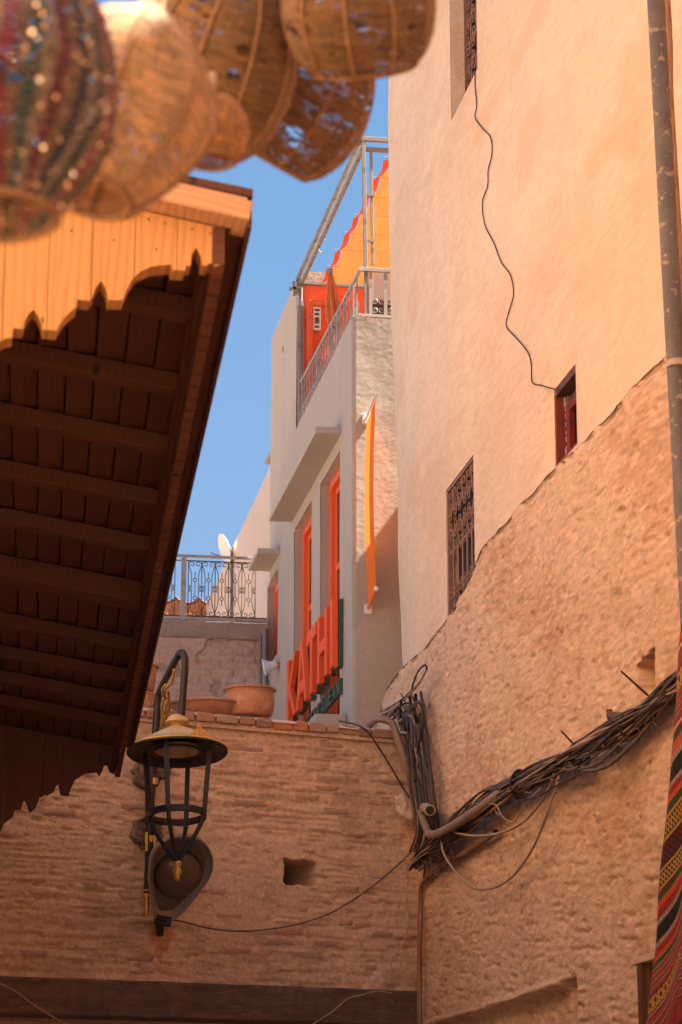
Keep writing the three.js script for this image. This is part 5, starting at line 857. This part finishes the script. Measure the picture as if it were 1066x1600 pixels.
{ // crumpled plastic bag caught behind the conduit, and a stub of pipe beside it
  const c = onFW(634, 1265, 0.12), g = new THREE.IcosahedronGeometry(1, 5), p = g.attributes.position;
  for (let i = 0; i < p.count; i++) { const x = p.getX(i), y = p.getY(i), z = p.getZ(i), k = 1 + 0.35 * n3(x * 1.6, y * 1.6, z * 1.6 + 3) + 0.22 * Math.abs(n3(x * 4, y * 4, z * 4)) + 0.08 * Math.abs(n3(x * 9, y * 9, z * 9)); p.setXYZ(i, x * k * 0.055, y * k * 0.10, z * k * 0.05); }
  g.computeVertexNormals(); g.rotateZ(0.45).translate(c.x, c.y, c.z);
  const o = part('plastic_bag', g, new THREE.MeshPhysicalMaterial({ color: new THREE.Color().setRGB(0.62, 0.46, 0.34), roughness: 0.45, transmission: 0.25, thickness: 0 })); o.userData = { label: 'crumpled translucent plastic bag caught in the corner behind the conduit', category: 'plastic bag' };
  const a = onX(664, 1262, XR - 0.09), b = onX(672, 1266, XR - 0.19), q = thing('pipe_stub', 'short brown stub of pipe with an open end beside the plastic bag', 'pipe', [a.x, a.y, a.z]);
  part('tube', rod(a, b, 0.036, 16), M.cablePale, q); part('mouth', rod(b, b.clone().add(b.clone().sub(a).setLength(0.004)), 0.027, 16), M.dark, q);
}
const line = (name, label, pts, r, m, seg = 70) => { const o = part(name, tube(pts, r, seg, 5), m); o.userData = { label, category: 'wire' }; return o; };
line('slack_wire', 'thin wire sagging across the brick wall from the luminaire to the corner', [[262, 1436, 0.15], [290, 1441, 0.08], [330, 1451, 0.05], [375, 1455, 0.05], [420, 1452, 0.05], [470, 1443, 0.05], [520, 1425, 0.05], [570, 1394, 0.05], [610, 1362, 0.06], [640, 1334, 0.07], [655, 1318, 0.09]].map(a => onFW(...a)), 0.0055, M.cable);
line('hanging_wire', 'dark wire dropping over the coping towards the plastic bag', [[530, 1127, -0.05], [552, 1131, 0.06], [572, 1141, 0.07], [590, 1165, 0.06], [610, 1197, 0.06], [628, 1228, 0.06], [640, 1246, 0.07]].map(a => onFW(...a)), 0.006, M.cableDark);
line('loose_wire', 'pale thin wire hanging from the corner down the right of the brick wall', [[632, 1340, 0.07], [638, 1370, 0.05], [635, 1400, 0.05], [639, 1440, 0.05], [630, 1475, 0.05], [612, 1500, 0.05], [614, 1520, 0.05]].map(a => onFW(...a)), 0.0035, M.cablePale);
line('beam_wire', 'thin wire crossing the lower left of the dark beam', [[-20, 1528, 0.07], [20, 1547, 0.06], [60, 1575, 0.06], [105, 1602, 0.06]].map(a => onFW(...a)), 0.005, M.cablePale);
line('beam_wire', 'thin curling wire on the right end of the dark beam', [[480, 1606, 0.06], [520, 1580, 0.06], [545, 1560, 0.06], [565, 1555, 0.07], [590, 1549, 0.06], [612, 1552, 0.06]].map(a => onFW(...a)), 0.0045, M.cablePale);
{ // painted-over cable down the corner and along under the bundle
  const o = part('corner_cable', tube([[657, 1660], [656, 1600], [656, 1500], [657, 1420], [659, 1386], [668, 1372], [690, 1355], [712, 1342], [740, 1325], [775, 1300]].map(([x, y]) => onX(x, y, XR - 0.035)), 0.018, 120, 8), worn([0.28, 0.15, 0.085], [0.16, 0.085, 0.05], 0.3, 0.85, 0, 1)); o.userData = { label: 'fat painted cable rising up the corner and turning under the bundle', category: 'cable' };
}
for (const [x, y, x2, y2, d, l] of [[971, 1049, 1012, 1086, 0.16, 'thin iron spike sticking out in front of the small wall hole'], [877, 1142, 903, 1170, 0.15, 'short iron spike above the middle of the cable bundle']]) { const o = part('iron_spike', rod(onX(x, y, XR - d - 0.05), onX(x2, y2, XR - 0.02), 0.0045, 6, 0.006), M.cableDark); o.userData = { label: l, category: 'spike' }; }
{ const o = thing('iron_bracket', 'small rusty bracket on the wall just above the cable bundle', 'bracket', onX(958, 1116, XR).toArray()); part('arm', bar(onX(950, 1116, XR - 0.02), onX(972, 1118, XR - 0.10), 0.018, 0.03, 0.004), M.iron, o); part('plate', bar(onX(952, 1109, XR - 0.02), onX(954, 1124, XR - 0.02), 0.03, 0.02, 0.004), M.iron, o); }
{ // timber door frame low on the right
  const o = thing('door_frame', 'brown timber door frame low on the right wall beside the striped rug', 'door frame', [XR, 0, -10.9]);
  const a = onX(1003, 1508, XR - 0.03), b = onX(1013, 1508, XR - 0.03);
  part('jamb', box(XR - 0.055, XR + 0.06, 0, a.y, a.z, a.z + 0.06, 0.004), M.darkwood, o);
  part('jamb', box(XR - 0.035, XR + 0.06, 0, a.y, a.z + 0.075, a.z + 0.12, 0.004), M.darkwood, o);
  part('lintel', box(XR - 0.06, XR + 0.06, a.y + 0.003, a.y + 0.035, a.z - 0.08, a.z + 0.5, 0.004), M.brickwall, o);
  part('door', box(XR - 0.01, XR + 0.03, 0, a.y, a.z + 0.121, a.z + 0.5), M.dark, o);
}
// ---------------------------------------------------------------- striped rug hanging at the right edge
{
  const x = XR - 0.16, A = onX(1070, 968, x), Bq = onX(1007, 1625, x), s1 = onX(1015, 1340, x), s2 = onX(1050, 1266, x);
  const sd = new THREE.Vector2(s2.z - s1.z, s2.y - s1.y).normalize(), td = new THREE.Vector2(sd.y, -sd.x);      // along a stripe, across the stripes
  const T = p => (p.z * td.x + p.y * td.y), cp = cy => { const py = 960 + cy * 0.4; return T(onX(lerp(1066, 1010, clamp((py - 1000) / 600)), py, x)); };
  const t0 = cp(0), t1 = cp(1800), N = 1024, Mx = 256, C = { r: [0.34, 0.025, 0.022], dr: [0.14, 0.012, 0.016], o: [0.55, 0.09, 0.03], k: [0.018, 0.013, 0.012], g: [0.035, 0.075, 0.028], y: [0.52, 0.30, 0.06], w: [0.62, 0.52, 0.42], pk: [0.40, 0.10, 0.08] };
  const bands = [[0, 90, 'r'], [90, 150, 'g'], [150, 180, 'o'], [180, 230, 'L'], [230, 290, 'R'], [290, 390, 'Y'], [390, 500, 'R'], [500, 535, 'L'], [535, 570, 'g'], [570, 620, 'o'], [620, 648, 'D'], [648, 730, 'k'], [730, 752, 'D'], [752, 785, 'r'], [785, 812, 'o'], [812, 842, 'g'], [842, 852, 'dr'], [852, 955, 'X'], [955, 1065, 'P'], [1065, 1150, 'X'], [1150, 1162, 'dr'], [1162, 1190, 'g'], [1190, 1220, 'o'], [1220, 1260, 'r'], [1260, 1282, 'D'], [1282, 1350, 'k'], [1350, 1372, 'D'], [1372, 1405, 'r'], [1405, 1430, 'o'], [1430, 1455, 'g'], [1455, 1560, 'R'], [1560, 1640, 'Y'], [1640, 1800, 'R']].map(([a, b, c]) => [a / 1800, b / 1800, c]);
  const map = tex(Mx, (u, v) => {
    let c = C.r; const n = pn(u * 64, v * 512, 64, 512);
    for (const [a, b, k] of bands) if (v >= a && v < b) {
      const f = (v - a) / (b - a), e = Math.min(f, 1 - f), w = (x, p) => Math.abs(((x * p) % 1 + 1) % 1 - 0.5) * 2;
      if (C[k]) c = C[k];
      else if (k === 'L') c = Math.floor(f * 3) % 2 ? C.w : C.r;
      else if (k === 'R') { const q = (f * 4) % 1; c = q < 0.12 ? C.w : q < 0.2 ? C.k : q < 0.6 ? C.r : q < 0.8 ? C.pk : C.dr; }
      else if (k === 'Y') c = e < 0.1 ? C.dr : Math.abs(f - 0.5) * 2 < 0.85 && (Math.abs(w(u + f * 0.08, 9) - Math.abs(f - 0.5) * 2) < 0.28 || Math.abs(w(u - f * 0.08 + 0.055, 9) - Math.abs(f - 0.5) * 2) < 0.24) ? C.y : C.dr;
      else if (k === 'X') c = e < 0.13 ? C.y : e < 0.19 ? C.k : (Math.abs(w(u, 18) - w(f, 2)) < 0.35 ? C.y : C.k);
      else if (k === 'P') c = Math.abs(w(u, 14) - w(f, 2.5)) < 0.3 ? C.k : C.dr;
      else if (k === 'D') c = w(u, 34) < 0.55 ? C.w : C.k;
    }
    return mul3(c, 0.5 + 0.45 * n);
  }, 1, true, N);
  map.repeat.set(1, 1); map.generateMipmaps = true;
  const fold = (q, h) => 0.030 * Math.sin(q * 15 + h * 1.2) + 0.012 * Math.sin(q * 34 + 1 + h * 2.0) + 0.01 * n3(q * 4, h * 3, 3);
  const mat = new THREE.MeshStandardMaterial({ map, roughness: 0.95, bumpMap: bumpFine, bumpScale: 0.002, side: THREE.DoubleSide });
  const sheet = (dx) => grid(steps(0, 1.5, 0.012), steps(0, 1, 1 / 120), (q, v) => { const e = Bq.clone().lerp(A, v * 1.25 - 0.12); return V(x + dx + fold(q, v * 3) - 0.03 * (1 - v), e.y, e.z + q); }, null, (q, v, p) => { const z = p.z + 0.10 * Math.sin(q * 15 + v * 3.6), sx = z * sd.x + p.y * sd.y, t = z * td.x + p.y * td.y; return [sx / 0.5, (t - t0) / (t1 - t0)]; });
  const o = thing('striped_rug', 'red striped woven rug hanging in folds at the lower right edge', 'rug', [x, A.y, A.z]);
  part('cloth', sheet(0), mat, o);
  part('lining', sheet(0.012), M.dark, o);
  { const e = Bq.clone().lerp(A, 1.13); part('pole', rod(V(x + 0.01, e.y, e.z - 0.08), V(x + 0.01, e.y, e.z + 1.58), 0.018, 12), M.darkwood, o); for (const d of [0.1, 1.4]) part('hook', rod(V(x + 0.01, e.y, e.z + d), V(XR + 0.02, e.y + 0.02, e.z + d), 0.008, 8), M.iron, o); }
}
renderer.render(scene, camera);
